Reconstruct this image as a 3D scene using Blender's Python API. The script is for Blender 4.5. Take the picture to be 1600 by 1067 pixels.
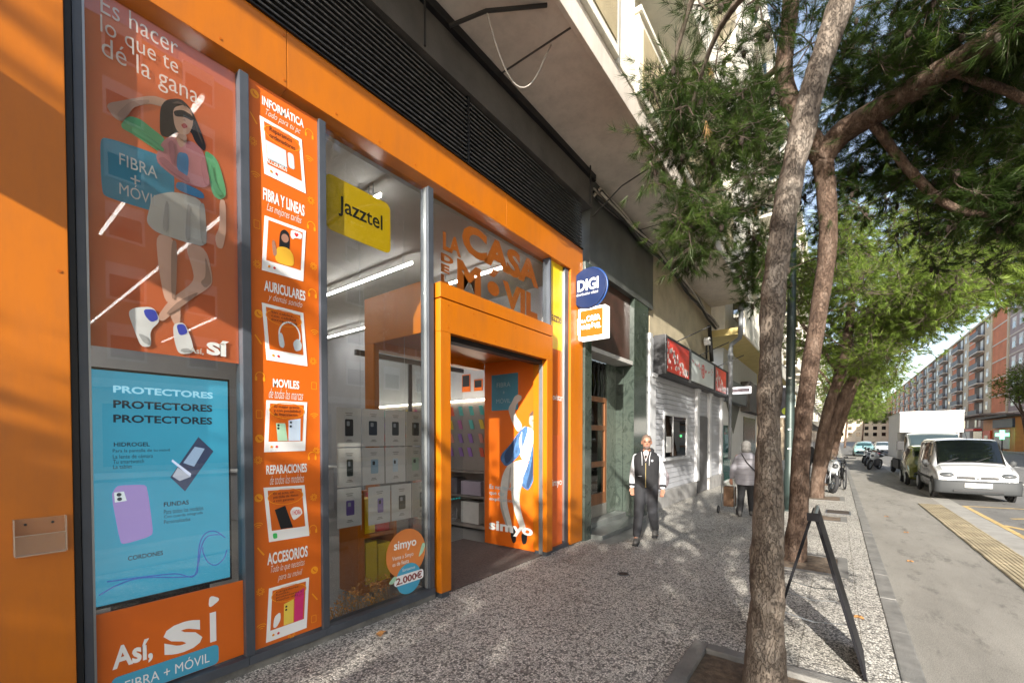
import bpy, bmesh, math, random
import numpy as np
from mathutils import Vector, Matrix, noise as mnoise
R = math.radians
scene = bpy.context.scene
for o in list(bpy.data.objects): bpy.data.objects.remove(o)

# ---------------------------------------------------------------- camera
cam = bpy.data.cameras.new('camera'); camo = bpy.data.objects.new('camera', cam)
scene.collection.objects.link(camo); scene.camera = camo
PITCH = R(1.13); YAW = R(37.2)
cam.sensor_width = 36.0; cam.lens = 670.0 / 1600 * 36
cam.shift_y = (685 + 670 * math.tan(PITCH) - 533.5) / 1600
cam.clip_start = .05; cam.clip_end = 2000
camo.location = (0, -3.42, 1.70)
camo.rotation_euler = (R(90) - PITCH, 0, YAW - R(90))

# ---------------------------------------------------------------- light
SUN_EL = R(20.9); SUN_AZ = R(17.7)          # light travels along +x and, by SUN_AZ, towards the shops
scene.world = bpy.data.worlds.new('World'); scene.world.use_nodes = True
wn = scene.world.node_tree; wn.nodes.clear()
sky = wn.nodes.new('ShaderNodeTexSky'); sky.sky_type = 'NISHITA'; sky.sun_disc = False
sky.sun_elevation = SUN_EL; sky.sun_rotation = R(270) - SUN_AZ; sky.altitude = 200
sky.air_density = 1.0; sky.dust_density = 1.6; sky.ozone_density = 1.0
bg = wn.nodes.new('ShaderNodeBackground'); bg.inputs[1].default_value = .085
wo = wn.nodes.new('ShaderNodeOutputWorld')
hs = wn.nodes.new('ShaderNodeHueSaturation'); hs.inputs['Saturation'].default_value = .72; hs.inputs['Value'].default_value = 1.3; wn.links.new(sky.outputs[0], hs.inputs['Color']); wn.links.new(hs.outputs[0], bg.inputs[0]); wn.links.new(bg.outputs[0], wo.inputs[0])
sl = bpy.data.lights.new('sun', 'SUN'); sl.energy = 4.4; sl.angle = R(.5); sl.color = (1, .94, .84)
so = bpy.data.objects.new('sun', sl); scene.collection.objects.link(so); so.location = (-20, -10, 20)
so.rotation_euler = Vector((math.cos(SUN_EL) * math.cos(SUN_AZ), math.cos(SUN_EL) * math.sin(SUN_AZ), -math.sin(SUN_EL))).to_track_quat('-Z', 'Y').to_euler()
vs = scene.view_settings; vs.view_transform = 'Standard'; vs.look = 'None'; vs.exposure = 1.62; vs.gamma = 1; vs.use_curve_mapping = False
scene.render.engine = 'CYCLES'; scene.cycles.max_bounces = 9; scene.cycles.transparent_max_bounces = 16
scene.render.resolution_x = 1024; scene.render.resolution_y = 682
C = scene.collection

# ---------------------------------------------------------------- helpers
def tag(o, label=None, cat=None, group=None, kind=None):
    if label: o['label'] = label
    if cat: o['category'] = cat
    if group: o['group'] = group
    if kind: o['kind'] = kind
    return o
def empty(name, loc=(0, 0, 0), label=None, cat=None, group=None, rz=0):
    o = bpy.data.objects.new(name, None); C.objects.link(o); o.empty_display_size = .1
    o.location = loc; o.rotation_euler = (0, 0, rz)
    return tag(o, label, cat, group)
def origin(o):
    v = Vector((0, 0, 0))
    while o is not None:
        v = v + Vector(o.location); o = o.parent
    return v
def link(name, me, m=None, parent=None, smooth=False):
    if m is not None:
        me.materials.clear(); me.materials.append(m)
    if smooth:
        me.polygons.foreach_set('use_smooth', [True] * len(me.polygons))
    o = bpy.data.objects.new(name, me); C.objects.link(o)
    if parent is not None: o.parent = parent
    return o
class MB:
    """collects shapes in one coordinate frame; build() links them as one mesh object"""
    def __init__(s): s.v = []; s.f = []
    def add(s, vs, fs):
        b = len(s.v); s.v += [tuple(p) for p in vs]; s.f += [tuple(i + b for i in f) for f in fs]; return s
    def box(s, x0, x1, y0, y1, z0, z1):
        v = [(x, y, z) for x in (x0, x1) for y in (y0, y1) for z in (z0, z1)]
        return s.add(v, [(0, 1, 3, 2), (4, 6, 7, 5), (0, 4, 5, 1), (2, 3, 7, 6), (0, 2, 6, 4), (1, 5, 7, 3)])
    def hexa(s, q0, q1):
        """two quads joined"""
        return s.add(list(q0) + list(q1), [(3, 2, 1, 0), (4, 5, 6, 7)] + [(i, (i + 1) % 4, (i + 1) % 4 + 4, i + 4) for i in range(4)])
    def prism(s, pts, a0, a1, axis='y'):
        n = len(pts)
        def P(p, a): return (p[0], a, p[1]) if axis == 'y' else ((a, p[0], p[1]) if axis == 'x' else (p[0], p[1], a))
        v = [P(p, a0) for p in pts] + [P(p, a1) for p in pts]
        return s.add(v, [tuple(range(n)), tuple(range(2 * n - 1, n - 1, -1))] + [(i, i + n, (i + 1) % n + n, (i + 1) % n) for i in range(n)])
    def tube(s, pts, r, n=8, cap=True):
        pts = [Vector(p) for p in pts]; rr = r if isinstance(r, (list, tuple)) else [r] * len(pts)
        up = Vector((0, 0, 1)); rings = []; prev = None
        for i, p in enumerate(pts):
            d = (pts[min(i + 1, len(pts) - 1)] - pts[max(i - 1, 0)]).normalized()
            a = prev if prev is not None else (up if abs(d.z) < .9 else Vector((1, 0, 0)))
            a = (a - d * a.dot(d)).normalized(); prev = a; b = d.cross(a)
            rings.append([p + (a * math.cos(2 * math.pi * k / n) + b * math.sin(2 * math.pi * k / n)) * rr[i] for k in range(n)])
        v = [q for rg in rings for q in rg]; f = []
        for i in range(len(pts) - 1):
            for k in range(n): f.append((i * n + k, i * n + (k + 1) % n, (i + 1) * n + (k + 1) % n, (i + 1) * n + k))
        if cap: f += [tuple(range(n - 1, -1, -1)), tuple((len(pts) - 1) * n + k for k in range(n))]
        return s.add(v, f)
    def ell(s, c, r, nu=14, nv=9, rot=None):
        v = []; f = []
        for j in range(nv + 1):
            t = math.pi * j / nv
            for i in range(nu):
                a = 2 * math.pi * i / nu; p = Vector((r[0] * math.sin(t) * math.cos(a), r[1] * math.sin(t) * math.sin(a), r[2] * math.cos(t)))
                if rot is not None: p = rot @ p
                v.append(p + Vector(c))
        for j in range(nv):
            for i in range(nu): f.append((j * nu + i, (j + 1) * nu + i, (j + 1) * nu + (i + 1) % nu, j * nu + (i + 1) % nu))
        return s.add(v, f)
    def disc(s, c, r, t, axis='y', n=28, r2=None):
        """short cylinder (or ring, if r2) of half thickness t"""
        def P(a, q, h):
            u, w = q * math.cos(a), q * math.sin(a)
            return {'y': (c[0] + u, c[1] + h, c[2] + w), 'x': (c[0] + h, c[1] + u, c[2] + w), 'z': (c[0] + u, c[1] + w, c[2] + h)}[axis]
        A = [2 * math.pi * i / n for i in range(n)]
        if r2 is None:
            return s.add([P(a, r, -t) for a in A] + [P(a, r, t) for a in A], [tuple(range(n)), tuple(range(2 * n - 1, n - 1, -1))] + [(i, i + n, (i + 1) % n + n, (i + 1) % n) for i in range(n)])
        v = [P(a, q, h) for q, h in ((r, -t), (r, t), (r2, t), (r2, -t)) for a in A]; f = []
        for k in range(4):
            for i in range(n): f.append((k * n + i, ((k + 1) % 4) * n + i, ((k + 1) % 4) * n + (i + 1) % n, k * n + (i + 1) % n))
        return s.add(v, f)
    def torus(s, c, r, t, axis='y', n=28, m=8):
        v = []; f = []
        for i in range(n):
            a = 2 * math.pi * i / n
            for j in range(m):
                b = 2 * math.pi * j / m; q = r + t * math.cos(b); h = t * math.sin(b); u, w = q * math.cos(a), q * math.sin(a)
                v.append({'y': (c[0] + u, c[1] + h, c[2] + w), 'x': (c[0] + h, c[1] + u, c[2] + w), 'z': (c[0] + u, c[1] + w, c[2] + h)}[axis])
        for i in range(n):
            for j in range(m): f.append((i * m + j, ((i + 1) % n) * m + j, ((i + 1) % n) * m + (j + 1) % m, i * m + (j + 1) % m))
        return s.add(v, f)
    def build(s, name, m, parent=None, smooth=False, bevel=0, local=False, seg=2, fix=True):
        off = Vector((0, 0, 0)) if (parent is None or local) else origin(parent)
        me = bpy.data.meshes.new(name)
        me.from_pydata([(p[0] - off.x, p[1] - off.y, p[2] - off.z) for p in s.v], [], s.f)
        if fix or bevel:
            bm = bmesh.new(); bm.from_mesh(me)
            if fix: bmesh.ops.recalc_face_normals(bm, faces=bm.faces)
            if bevel:
                ed = [e for e in bm.edges if e.calc_face_angle(0) > .6]
                bmesh.ops.bevel(bm, geom=ed, offset=bevel, segments=seg, affect='EDGES', profile=.7, clamp_overlap=True)
            bm.to_mesh(me); bm.free()
        return link(name, me, m, parent, smooth)
def copy_tree(o, parent=None):
    c = o.copy(); C.objects.link(c); c.parent = parent
    for ch in list(o.children): copy_tree(ch, c)
    return c

# ---------------------------------------------------------------- materials
def lin(h):
    h = h.lstrip('#'); t = []
    for i in (0, 2, 4):
        c = int(h[i:i + 2], 16) / 255; t.append(c / 12.92 if c <= .04045 else ((c + .055) / 1.055) ** 2.4)
    return tuple(t)
MATS = {}
def newmat(name):
    m = bpy.data.materials.new(name); m.use_nodes = True; nt = m.node_tree
    return m, nt, nt.nodes['Principled BSDF']
def sk(nt, t, **kw):
    n = nt.nodes.new(t)
    for k, v in kw.items():
        if hasattr(n, k): setattr(n, k, v)
        else: n.inputs[k].default_value = v
    return n
def pos(nt, scale=(1, 1, 1), obj=False):
    g = sk(nt, 'ShaderNodeTexCoord') if obj else sk(nt, 'ShaderNodeNewGeometry')
    mp = sk(nt, 'ShaderNodeMapping'); mp.inputs['Scale'].default_value = scale
    nt.links.new(g.outputs['Object' if obj else 'Position'], mp.inputs[0]); return mp.outputs[0]
def ramp(nt, fac, stops):
    r = sk(nt, 'ShaderNodeValToRGB'); e = r.color_ramp.elements
    while len(e) < len(stops): e.new(.5)
    for i, (p, c) in enumerate(stops): e[i].position = p; e[i].color = (c + (1,)) if len(c) == 3 else c
    nt.links.new(fac, r.inputs[0]); return r.outputs[0]
def M(name, col, rough=.6, metal=0., var=.12, vs=3., bump=0., bs=60., emit=0., coat=0., spec=.5, dirt=0., stretch=(1, 1, 1)):
    """painted / plain surface with noise variation, fine relief and optional dirt streaks"""
    if name in MATS: return MATS[name]
    if isinstance(col, str): col = lin(col)
    m, nt, b = newmat(name); L = nt.links.new
    p = pos(nt, stretch); n = sk(nt, 'ShaderNodeTexNoise', Scale=vs, Detail=6.0, Roughness=.6); L(p, n.inputs['Vector'])
    c0 = tuple(max(0, x * (1 - var)) for x in col); c1 = tuple(min(1, x * (1 + var)) for x in col)
    o = ramp(nt, n.outputs[0], [(.3, c0), (.7, c1)])
    if dirt:
        n2 = sk(nt, 'ShaderNodeTexNoise', Scale=1.0, Detail=8.0, Roughness=.7); L(pos(nt, (6, 6, 1.2)), n2.inputs['Vector'])
        f = ramp(nt, n2.outputs[0], [(.45, (0, 0, 0)), (.75, (dirt, dirt, dirt))])
        mx = sk(nt, 'ShaderNodeMixRGB'); L(f, mx.inputs[0]); L(o, mx.inputs[1]); mx.inputs[2].default_value = (.05, .045, .04, 1); o = mx.outputs[0]
    L(o, b.inputs['Base Color'])
    b.inputs['Roughness'].default_value = rough; b.inputs['Metallic'].default_value = metal
    b.inputs['Specular IOR Level'].default_value = spec; b.inputs['Coat Weight'].default_value = coat
    if bump:
        n3 = sk(nt, 'ShaderNodeTexNoise', Scale=bs, Detail=5.0); L(p, n3.inputs['Vector'])
        bp = sk(nt, 'ShaderNodeBump', Strength=bump, Distance=.02); L(n3.outputs[0], bp.inputs['Height']); L(bp.outputs[0], b.inputs['Normal'])
    if emit:
        L(o, b.inputs['Emission Color']); b.inputs['Emission Strength'].default_value = emit
    MATS[name] = m; return m
def emitter(name, col, s, base=.8):
    if name in MATS: return MATS[name]
    m, nt, b = newmat(name); b.inputs['Base Color'].default_value = (base, base, base, 1) if isinstance(base, float) else (*base, 1)
    b.inputs['Emission Color'].default_value = (*col, 1); b.inputs['Emission Strength'].default_value = s
    MATS[name] = m; return m
def film(name, col, clear, rough=.35, var=.06):
    """see-through printed film: mix of print and clear"""
    if name in MATS: return MATS[name]
    if isinstance(col, str): col = lin(col)
    m, nt, b = newmat(name); L = nt.links.new; out = nt.nodes['Material Output']
    n = sk(nt, 'ShaderNodeTexNoise', Scale=2.0, Detail=4.0); L(pos(nt), n.inputs['Vector'])
    L(ramp(nt, n.outputs[0], [(.3, tuple(x * (1 - var) for x in col)), (.7, tuple(min(1, x * (1 + var)) for x in col))]), b.inputs['Base Color'])
    b.inputs['Roughness'].default_value = rough
    t = sk(nt, 'ShaderNodeBsdfTransparent'); mx = sk(nt, 'ShaderNodeMixShader'); mx.inputs[0].default_value = clear
    L(b.outputs[0], mx.inputs[1]); L(t.outputs[0], mx.inputs[2]); L(mx.outputs[0], out.inputs[0]); MATS[name] = m; return m
def glassmat(name, tint=(.92, .95, .94), refl=1.0, rough=.0):
    if name in MATS: return MATS[name]
    m, nt, b = newmat(name); L = nt.links.new; out = nt.nodes['Material Output']; nt.nodes.remove(b)
    t = sk(nt, 'ShaderNodeBsdfTransparent'); t.inputs[0].default_value = (*tint, 1)
    g = sk(nt, 'ShaderNodeBsdfGlossy', Roughness=rough); lw = sk(nt, 'ShaderNodeLayerWeight', Blend=.5); pw = sk(nt, 'ShaderNodeMath', operation='POWER'); L(lw.outputs['Facing'], pw.inputs[0]); pw.inputs[1].default_value = 5.0; f = sk(nt, 'ShaderNodeMath', operation='MULTIPLY_ADD'); L(pw.outputs[0], f.inputs[0]); f.inputs[1].default_value = .94; f.inputs[2].default_value = .06
    mu = sk(nt, 'ShaderNodeMath', operation='MULTIPLY'); L(f.outputs[0], mu.inputs[0]); mu.inputs[1].default_value = refl
    n = sk(nt, 'ShaderNodeTexNoise', Scale=1.3, Detail=2.0); L(pos(nt), n.inputs['Vector'])
    bp = sk(nt, 'ShaderNodeBump', Strength=.03, Distance=.02); L(n.outputs[0], bp.inputs['Height']); L(bp.outputs[0], g.inputs['Normal'])
    mx = sk(nt, 'ShaderNodeMixShader'); L(mu.outputs[0], mx.inputs[0]); L(t.outputs[0], mx.inputs[1]); L(g.outputs[0], mx.inputs[2]); L(mx.outputs[0], out.inputs[0])
    MATS[name] = m; return m

ORANGE = (.46, .128, .002)
m_or = M('orange_panel', ORANGE, .36, var=.07, vs=.7, bump=.03, bs=5, dirt=.20)
m_or2 = M('orange_vinyl', (.60, .118, .007), .34, var=.06, vs=2)
m_grey = M('anthracite_metal', '#4b5058', .4, .25, var=.15, bump=.05, bs=80, dirt=.2)
m_alu = M('brushed_aluminium', '#a9adb0', .35, .8, var=.1, bump=.04, bs=120)
m_black = M('black_metal', '#191a1d', .45, .2, var=.2, bump=.05)
m_white = M('white_paint', (.8, .8, .79), .45, var=.04)
m_wprint = M('white_print', (.78, .78, .77), .4, var=.03, vs=1)
m_glass = glassmat('shop_glass', (.91, .92, .91), 1.0)
m_glass2 = glassmat('clear_glass', (.93, .95, .95), .9)
m_dkprint = M('dark_print', '#15181c', .4, var=.05)
m_yprint = M('yellow_print', (.74, .52, .01), .4, var=.05)
m_blue = M('blue_print', (.06, .33, .50), .4, var=.04)
m_red = M('red_print', (.62, .03, .03), .4, var=.08)
m_skin = M('skin', (.30, .15, .10), .5, var=.08, vs=20)
m_rubber = M('black_rubber', (.018, .018, .02), .8, var=.2, bump=.1)
m_cable = M('cable_grey', '#a09a92', .6, var=.25, vs=8)
m_cable2 = M('cable_black', '#1c1b1a', .6, var=.3, vs=8)

# ---------------------------------------------------------------- flat print helpers (facade plane y=const, or reveal plane x=const)
def fit_text(s, x0, x1, z0, z1, y, m, parent, name='lettering', off=.0, shear=0., plane='y', th=.0008, rise=0., arc=0.):
    cu = bpy.data.curves.new('t', 'FONT'); cu.body = s; cu.size = 1; cu.offset = off; cu.shear = shear; cu.resolution_u = 3
    cu.align_x = 'LEFT'; cu.fill_mode = 'BOTH'
    to = bpy.data.objects.new('t', cu); C.objects.link(to)
    me = bpy.data.meshes.new_from_object(to.evaluated_get(bpy.context.evaluated_depsgraph_get()))
    bpy.data.objects.remove(to); bpy.data.curves.remove(cu)
    n = len(me.vertices); co = np.zeros(n * 3); me.vertices.foreach_get('co', co); co = co.reshape(-1, 3)
    a = co.min(0); b = co.max(0); w = max(b[0] - a[0], 1e-6); h = max(b[1] - a[1], 1e-6)
    u = (co[:, 0] - a[0]) / w; v = (co[:, 1] - a[1]) / h
    X = x0 + u * (x1 - x0); Z = z0 + v * (z1 - z0) + u * rise + arc * 4 * u * (1 - u)
    off_ = origin(parent) if parent is not None else Vector((0, 0, 0))
    P = np.stack([X, np.full(n, y), Z], 1) if plane == 'y' else np.stack([np.full(n, y), X, Z], 1)
    P = P - np.array(off_)[None]
    me.vertices.foreach_set('co', P.astype(np.float32).ravel()); me.update()
    return link(name, me, m, parent)
def flat(pts, y, m, parent, name, plane='y', th=.0012):
    return MB().prism(pts, y, y + (th if plane != 'x-' else th), 'y' if plane == 'y' else 'x').build(name, m, parent)
def rrect(x0, x1, z0, z1, r, n=5):
    P = []
    for cx, cz, a0 in ((x1 - r, z1 - r, 0), (x0 + r, z1 - r, 90), (x0 + r, z0 + r, 180), (x1 - r, z0 + r, 270)):
        for i in range(n + 1):
            a = R(a0 + 90 * i / n); P.append((cx + r * math.cos(a), cz + r * math.sin(a)))
    return P
def circ(cx, cz, r, n=24, e=1.): return [(cx + r * math.cos(2 * math.pi * i / n), cz + r * e * math.sin(2 * math.pi * i / n)) for i in range(n)]
def catmull(P, n):
    P = [Vector(p) for p in P]; out = []
    for i in range(len(P) - 1):
        a = P[max(i - 1, 0)]; b = P[i]; c = P[i + 1]; d = P[min(i + 2, len(P) - 1)]
        for k in range(n):
            t = k / n; out.append(.5 * ((2 * b) + (c - a) * t + (2 * a - 5 * b + 4 * c - d) * t * t + (3 * b - a - 3 * c + d) * t ** 3))
    return out + [P[-1]]
# ================================================================= ground
def pebble_mat():
    m, nt, b = newmat('pebble_terrazzo'); L = nt.links.new; p = pos(nt)
    v = sk(nt, 'ShaderNodeTexVoronoi', Scale=58.0); v.feature = 'F1'; L(p, v.inputs['Vector'])
    e = sk(nt, 'ShaderNodeTexVoronoi', Scale=58.0); e.feature = 'DISTANCE_TO_EDGE'; L(p, e.inputs['Vector'])
    sep = sk(nt, 'ShaderNodeSeparateColor'); L(v.outputs['Color'], sep.inputs[0])
    c = ramp(nt, sep.outputs[0], [(.0, (.07, .067, .063)), (.20, (.12, .115, .107)), (.30, (.52, .495, .45)), (.7, (.72, .69, .635)), (1., (.85, .82, .77))])
    mo = ramp(nt, e.outputs['Distance'], [(.05, (0, 0, 0)), (.16, (1, 1, 1))])
    mx = sk(nt, 'ShaderNodeMixRGB'); L(mo, mx.inputs[0]); mx.inputs[1].default_value = (.19, .182, .17, 1); L(c, mx.inputs[2])
    n = sk(nt, 'ShaderNodeTexNoise', Scale=.9, Detail=7.0, Roughness=.65); L(p, n.inputs['Vector'])
    d = ramp(nt, n.outputs[0], [(.28, (.68, .66, .63)), (.45, (.92, .91, .89)), (.68, (1.08, 1.07, 1.04))])
    mu = sk(nt, 'ShaderNodeMixRGB', blend_type='MULTIPLY'); mu.inputs[0].default_value = 1; L(mx.outputs[0], mu.inputs[1]); L(d, mu.inputs[2])
    # faint tile joints every 0.4 m
    br = sk(nt, 'ShaderNodeTexBrick'); br.offset = 0; br.inputs['Scale'].default_value = 1; br.inputs['Brick Width'].default_value = .4; br.inputs['Row Height'].default_value = .4
    br.inputs['Mortar Size'].default_value = .004; br.inputs['Color1'].default_value = br.inputs['Color2'].default_value = (1, 1, 1, 1); br.inputs['Mortar'].default_value = (.55, .53, .5, 1); L(p, br.inputs['Vector'])
    m2 = sk(nt, 'ShaderNodeMixRGB', blend_type='MULTIPLY'); m2.inputs[0].default_value = 1; L(mu.outputs[0], m2.inputs[1]); L(br.outputs['Color'], m2.inputs[2])
    L(m2.outputs[0], b.inputs['Base Color']); b.inputs['Roughness'].default_value = .62
    bp = sk(nt, 'ShaderNodeBump', Strength=.5, Distance=.004); L(mo, bp.inputs['Height']); L(bp.outputs[0], b.inputs['Normal'])
    return m
def asphalt(name, c0, c1, crack=True, sc=130.):
    m, nt, b = newmat(name); L = nt.links.new; p = pos(nt)
    n = sk(nt, 'ShaderNodeTexNoise', Scale=sc, Detail=3.0); L(p, n.inputs['Vector'])
    n2 = sk(nt, 'ShaderNodeTexNoise', Scale=1.1, Detail=8.0, Roughness=.7); L(pos(nt, (.35, 1, 1)), n2.inputs['Vector'])
    a = ramp(nt, n2.outputs[0], [(.3, c0), (.7, c1)]); g = ramp(nt, n.outputs[0], [(.3, (.62, .62, .62)), (.7, (1.25, 1.25, 1.25))])
    mu = sk(nt, 'ShaderNodeMixRGB', blend_type='MULTIPLY'); mu.inputs[0].default_value = 1; L(a, mu.inputs[1]); L(g, mu.inputs[2])
    o = mu.outputs[0]
    if crack:
        n4 = sk(nt, 'ShaderNodeTexNoise', Scale=3.2, Detail=9.0, Roughness=.75); L(pos(nt, (.5, 1.3, 1)), n4.inputs['Vector'])
        k = ramp(nt, n4.outputs[0], [(.54, (0, 0, 0)), (.66, (.75, .75, .75))])
        mm = sk(nt, 'ShaderNodeMixRGB'); L(k, mm.inputs[0]); L(o, mm.inputs[1]); mm.inputs[2].default_value = (*[x * .45 for x in c0], 1); o = mm.outputs[0]
    L(o, b.inputs['Base Color']); b.inputs['Roughness'].default_value = .75
    bp = sk(nt, 'ShaderNodeBump', Strength=.35, Distance=.006); L(n.outputs[0], bp.inputs['Height']); L(bp.outputs[0], b.inputs['Normal'])
    return m
def sheet(name, x0, x1, y0, y1, z, m, kind='structure'):
    o = MB().add([(x0, y0, z), (x1, y0, z), (x1, y1, z), (x0, y1, z)], [(0, 1, 2, 3)]).build(name, m); return tag(o, kind=kind)
m_peb = pebble_mat()
m_road = asphalt('road_asphalt', (.125, .121, .115), (.20, .195, .186), True)
m_bay = asphalt('bay_concrete', (.19, .178, .158), (.30, .282, .252), True)
m_kerb = M('kerb_granite', (.17, .165, .155), .7, var=.3, vs=5, bump=.35, bs=120)
m_conc = M('light_concrete', (.30, .29, .27), .75, var=.2, vs=2.5, bump=.25, bs=100)
m_soil = M('dry_soil', (.11, .08, .055), .95, var=.5, vs=14, bump=.9, bs=30)
m_ylw = M('yellow_tile', (.38, .315, .205), .75, var=.30, vs=2.2, bump=.2, bs=90, dirt=.6)
m_yline = M('yellow_road_paint', (.48, .34, .14), .7, var=.3, vs=6, bump=.2, bs=90)
m_wline = M('white_road_paint', (.62, .62, .60), .7, var=.2, vs=6, bump=.2, bs=90)
sheet('road', -80, 900, -70, 60, -.128, m_road)
tag(MB().box(-30, 420, -3.80, 14, -.127, 0).build('pavement', m_peb), kind='structure')
sheet('bus_bay', -30, 60, -5.72, -3.94, -.122, m_bay)
sheet('bay_edge_strip', -30, 60, -6.12, -5.722, -.1205, m_conc)
tag(MB().box(-30, 420, -60, -20.5, -.127, .01).build('far_pavement', M('grey_paving', (.25, .24, .23), .8, var=.2, bump=.2)), kind='structure')
kerb = tag(MB().box(-12, 300, -3.935, -3.803, -.126, -.06).build('kerb', m_kerb), kind='structure')
ks = MB().box(-.497, .497, -.0685, .0685, -.06, .012).build('kerb_stone', m_kerb, kerb, bevel=.012, local=True)
ks.location = (-5.5, -3.87, 0)
random.seed(4)
for i in range(1, 46):
    c = ks.copy(); C.objects.link(c); c.location = (-5.5 + i, -3.87 + random.uniform(-.004, .004), random.uniform(-.004, .003)); c.rotation_euler = (0, 0, random.uniform(-.004, .004))
# ribbed yellow tiles
yb = MB().box(0, .396, -.236, .236, 0, .012)
for k in range(9): yb.box(.0, .396, -.215 + k * .0535 - .013, -.215 + k * .0535 + .013, .0122, .019)
ystrip = sheet('tactile_strip_bed', 4, 16.6, -5.72, -5.215, -.1185, m_conc)
t0 = yb.build('yellow_tile', m_ylw, ystrip, local=True); t0.location = (4.0, -5.466, -.116)
for i in range(1, 31):
    c = t0.copy(); C.objects.link(c); c.location = (4.0 + i * .4, -5.466 + random.uniform(-.003, .003), -.116 + random.uniform(-.002, .002))
def marking(name, pts, m, z=-.1235):
    return tag(MB().add([(x, y, z) for x, y in pts], [tuple(range(len(pts)))]).build(name, m), kind='structure')
def stripe(name, a, b, w, m, z=-.1235):
    a = Vector(a); b = Vector(b); d = (b - a).normalized(); n = Vector((-d.y, d.x)) * w / 2
    return marking(name, [a + n, b + n, b - n, a - n], m, z)
for q, (a, b, w) in enumerate((((16.6, -6.05), (17.4, -10.5), .12), ((14.6, -6.6), (16.4, -8.9), .12), ((9.2, -6.2), (13.4, -8.4), .16), ((13.4, -6.2), (9.4, -8.6), .16), ((5.0, -6.3), (8.6, -8.5), .16), ((8.4, -6.3), (4.4, -8.7), .16), ((4, -6.18), (16.6, -6.18), .10))):
    stripe('yellow_road_line', a, b, w, m_yline, -.1235 + q * .0006)
for i in range(10):
    stripe('white_lane_line', (14 + i * 9, -9.3), (18.5 + i * 9, -9.3), .14, m_wline, -.1236)
    stripe('white_lane_line', (14 + i * 9, -12.6), (18.5 + i * 9, -12.6), .14, m_wline, -.1236)
m_stain = M('wet_stone', (.07, .075, .07), .25, var=.3, vs=3)
# ================================================================= apartment block above the shops
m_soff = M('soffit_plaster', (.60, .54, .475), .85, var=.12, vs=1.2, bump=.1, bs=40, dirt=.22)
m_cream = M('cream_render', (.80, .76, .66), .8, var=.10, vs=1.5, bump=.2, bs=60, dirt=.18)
m_stucco = M('ochre_stucco', (.40, .33, .20), .9, var=.18, vs=2, bump=.5, bs=90, dirt=.15)
m_dark = M('dark_fascia', (.075, .068, .062), .7, var=.3, vs=3, bump=.2, bs=60)
m_beige = M('beige_marble_cladding', (.42, .36, .25), .45, var=.22, vs=1.8, bump=.06)
ap = empty('apartment_block', (5, -1.0, 6.1), 'pale apartment block overhanging the orange shop, with cream parapets and ochre panels', 'building')
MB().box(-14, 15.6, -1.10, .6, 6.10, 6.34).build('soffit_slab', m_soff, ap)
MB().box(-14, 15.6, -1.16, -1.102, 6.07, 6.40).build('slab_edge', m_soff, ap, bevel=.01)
for a, b in ((-9, -2.4), (-2.1, 5.1), (5.75, 12.4)):
    pz = MB().box(a, b, -1.22, -1.02, 6.402, 7.45).build('balcony_parapet', m_cream, ap, bevel=.02)
    MB().box(a + .12, b - .12, -1.235, -1.2205, 6.52, 7.33).build('stucco_panel', m_stucco, pz)
    MB().box(a - .03, b + .03, -1.26, -.98, 7.452, 7.52).build('coping', m_cream, pz, bevel=.01)
MB().box(-14, 15.6, -.55, .6, 6.342, 24).build('wall', m_cream, ap)
MB().box(5.15, 5.7, -1.18, -.552, 6.402, 24).build('wall_pier', m_cream, ap, bevel=.02)
MB().box(12.5, 15.6, -1.18, -.552, 6.402, 24).build('wall_pier', m_cream, ap, bevel=.02)
for fl in range(1, 5):
    z = 6.34 + fl * 3.05
    for a, b in ((-2.1, 5.1), (5.75, 12.4)):
        bl = MB().box(a, b, -1.25, -.552, z, z + .18).build('balcony_slab', m_cream, ap)
        MB().box(a, b, -1.22, -1.1, z + .182, z + 1.0).build('parapet', m_cream, bl, bevel=.01)
for fl in range(0, 5):
    for x in (-.5, 2.2, 7.2, 9.7):
        z = 6.6 + fl * 3.05
        w = MB().box(x, x + 1.1, -.565, -.551, z, z + 2.2).build('balcony_door', glassmat('dark_pane', (.25, .28, .3), 1.0), ap)
        MB().box(x - .06, x, -.60, -.552, z, z + 2.26).box(x + 1.1, x + 1.16, -.60, -.552, z, z + 2.26).box(x, x + 1.1, -.60, -.552, z + 2.2, z + 2.26).build('frame', m_white, w)
# return beam between grille and soffit
MB().box(-14, 6.60, -.10, .3, 5.56, 6.095).build('beam', m_dark, ap)
MB().box(-14, 6.62, -.16, -.103, 5.99, 6.09).build('beam_edge', m_black, ap)
MB().box(6.602, 9.7, -.06, .3, 4.60, 6.095).build('beam', M('dark_marble_fascia', (.06, .062, .058), .4, var=.4, vs=2), ap)
MB().box(9.702, 15.6, .02, .4, 4.06, 6.095).build('upper_wall', m_beige, ap)
# vertical hangers and soffit seams
for x in (2.86, 6.35): MB().tube([(x, -.19, 6.1), (x, -.19, 5.5)], .012, 6).build('hanger_rod', m_black, ap)
for x in (4.1, 8.9): MB().box(x, x + .02, -1.09, .0, 6.092, 6.099).build('soffit_joint', m_dark, ap)

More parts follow.
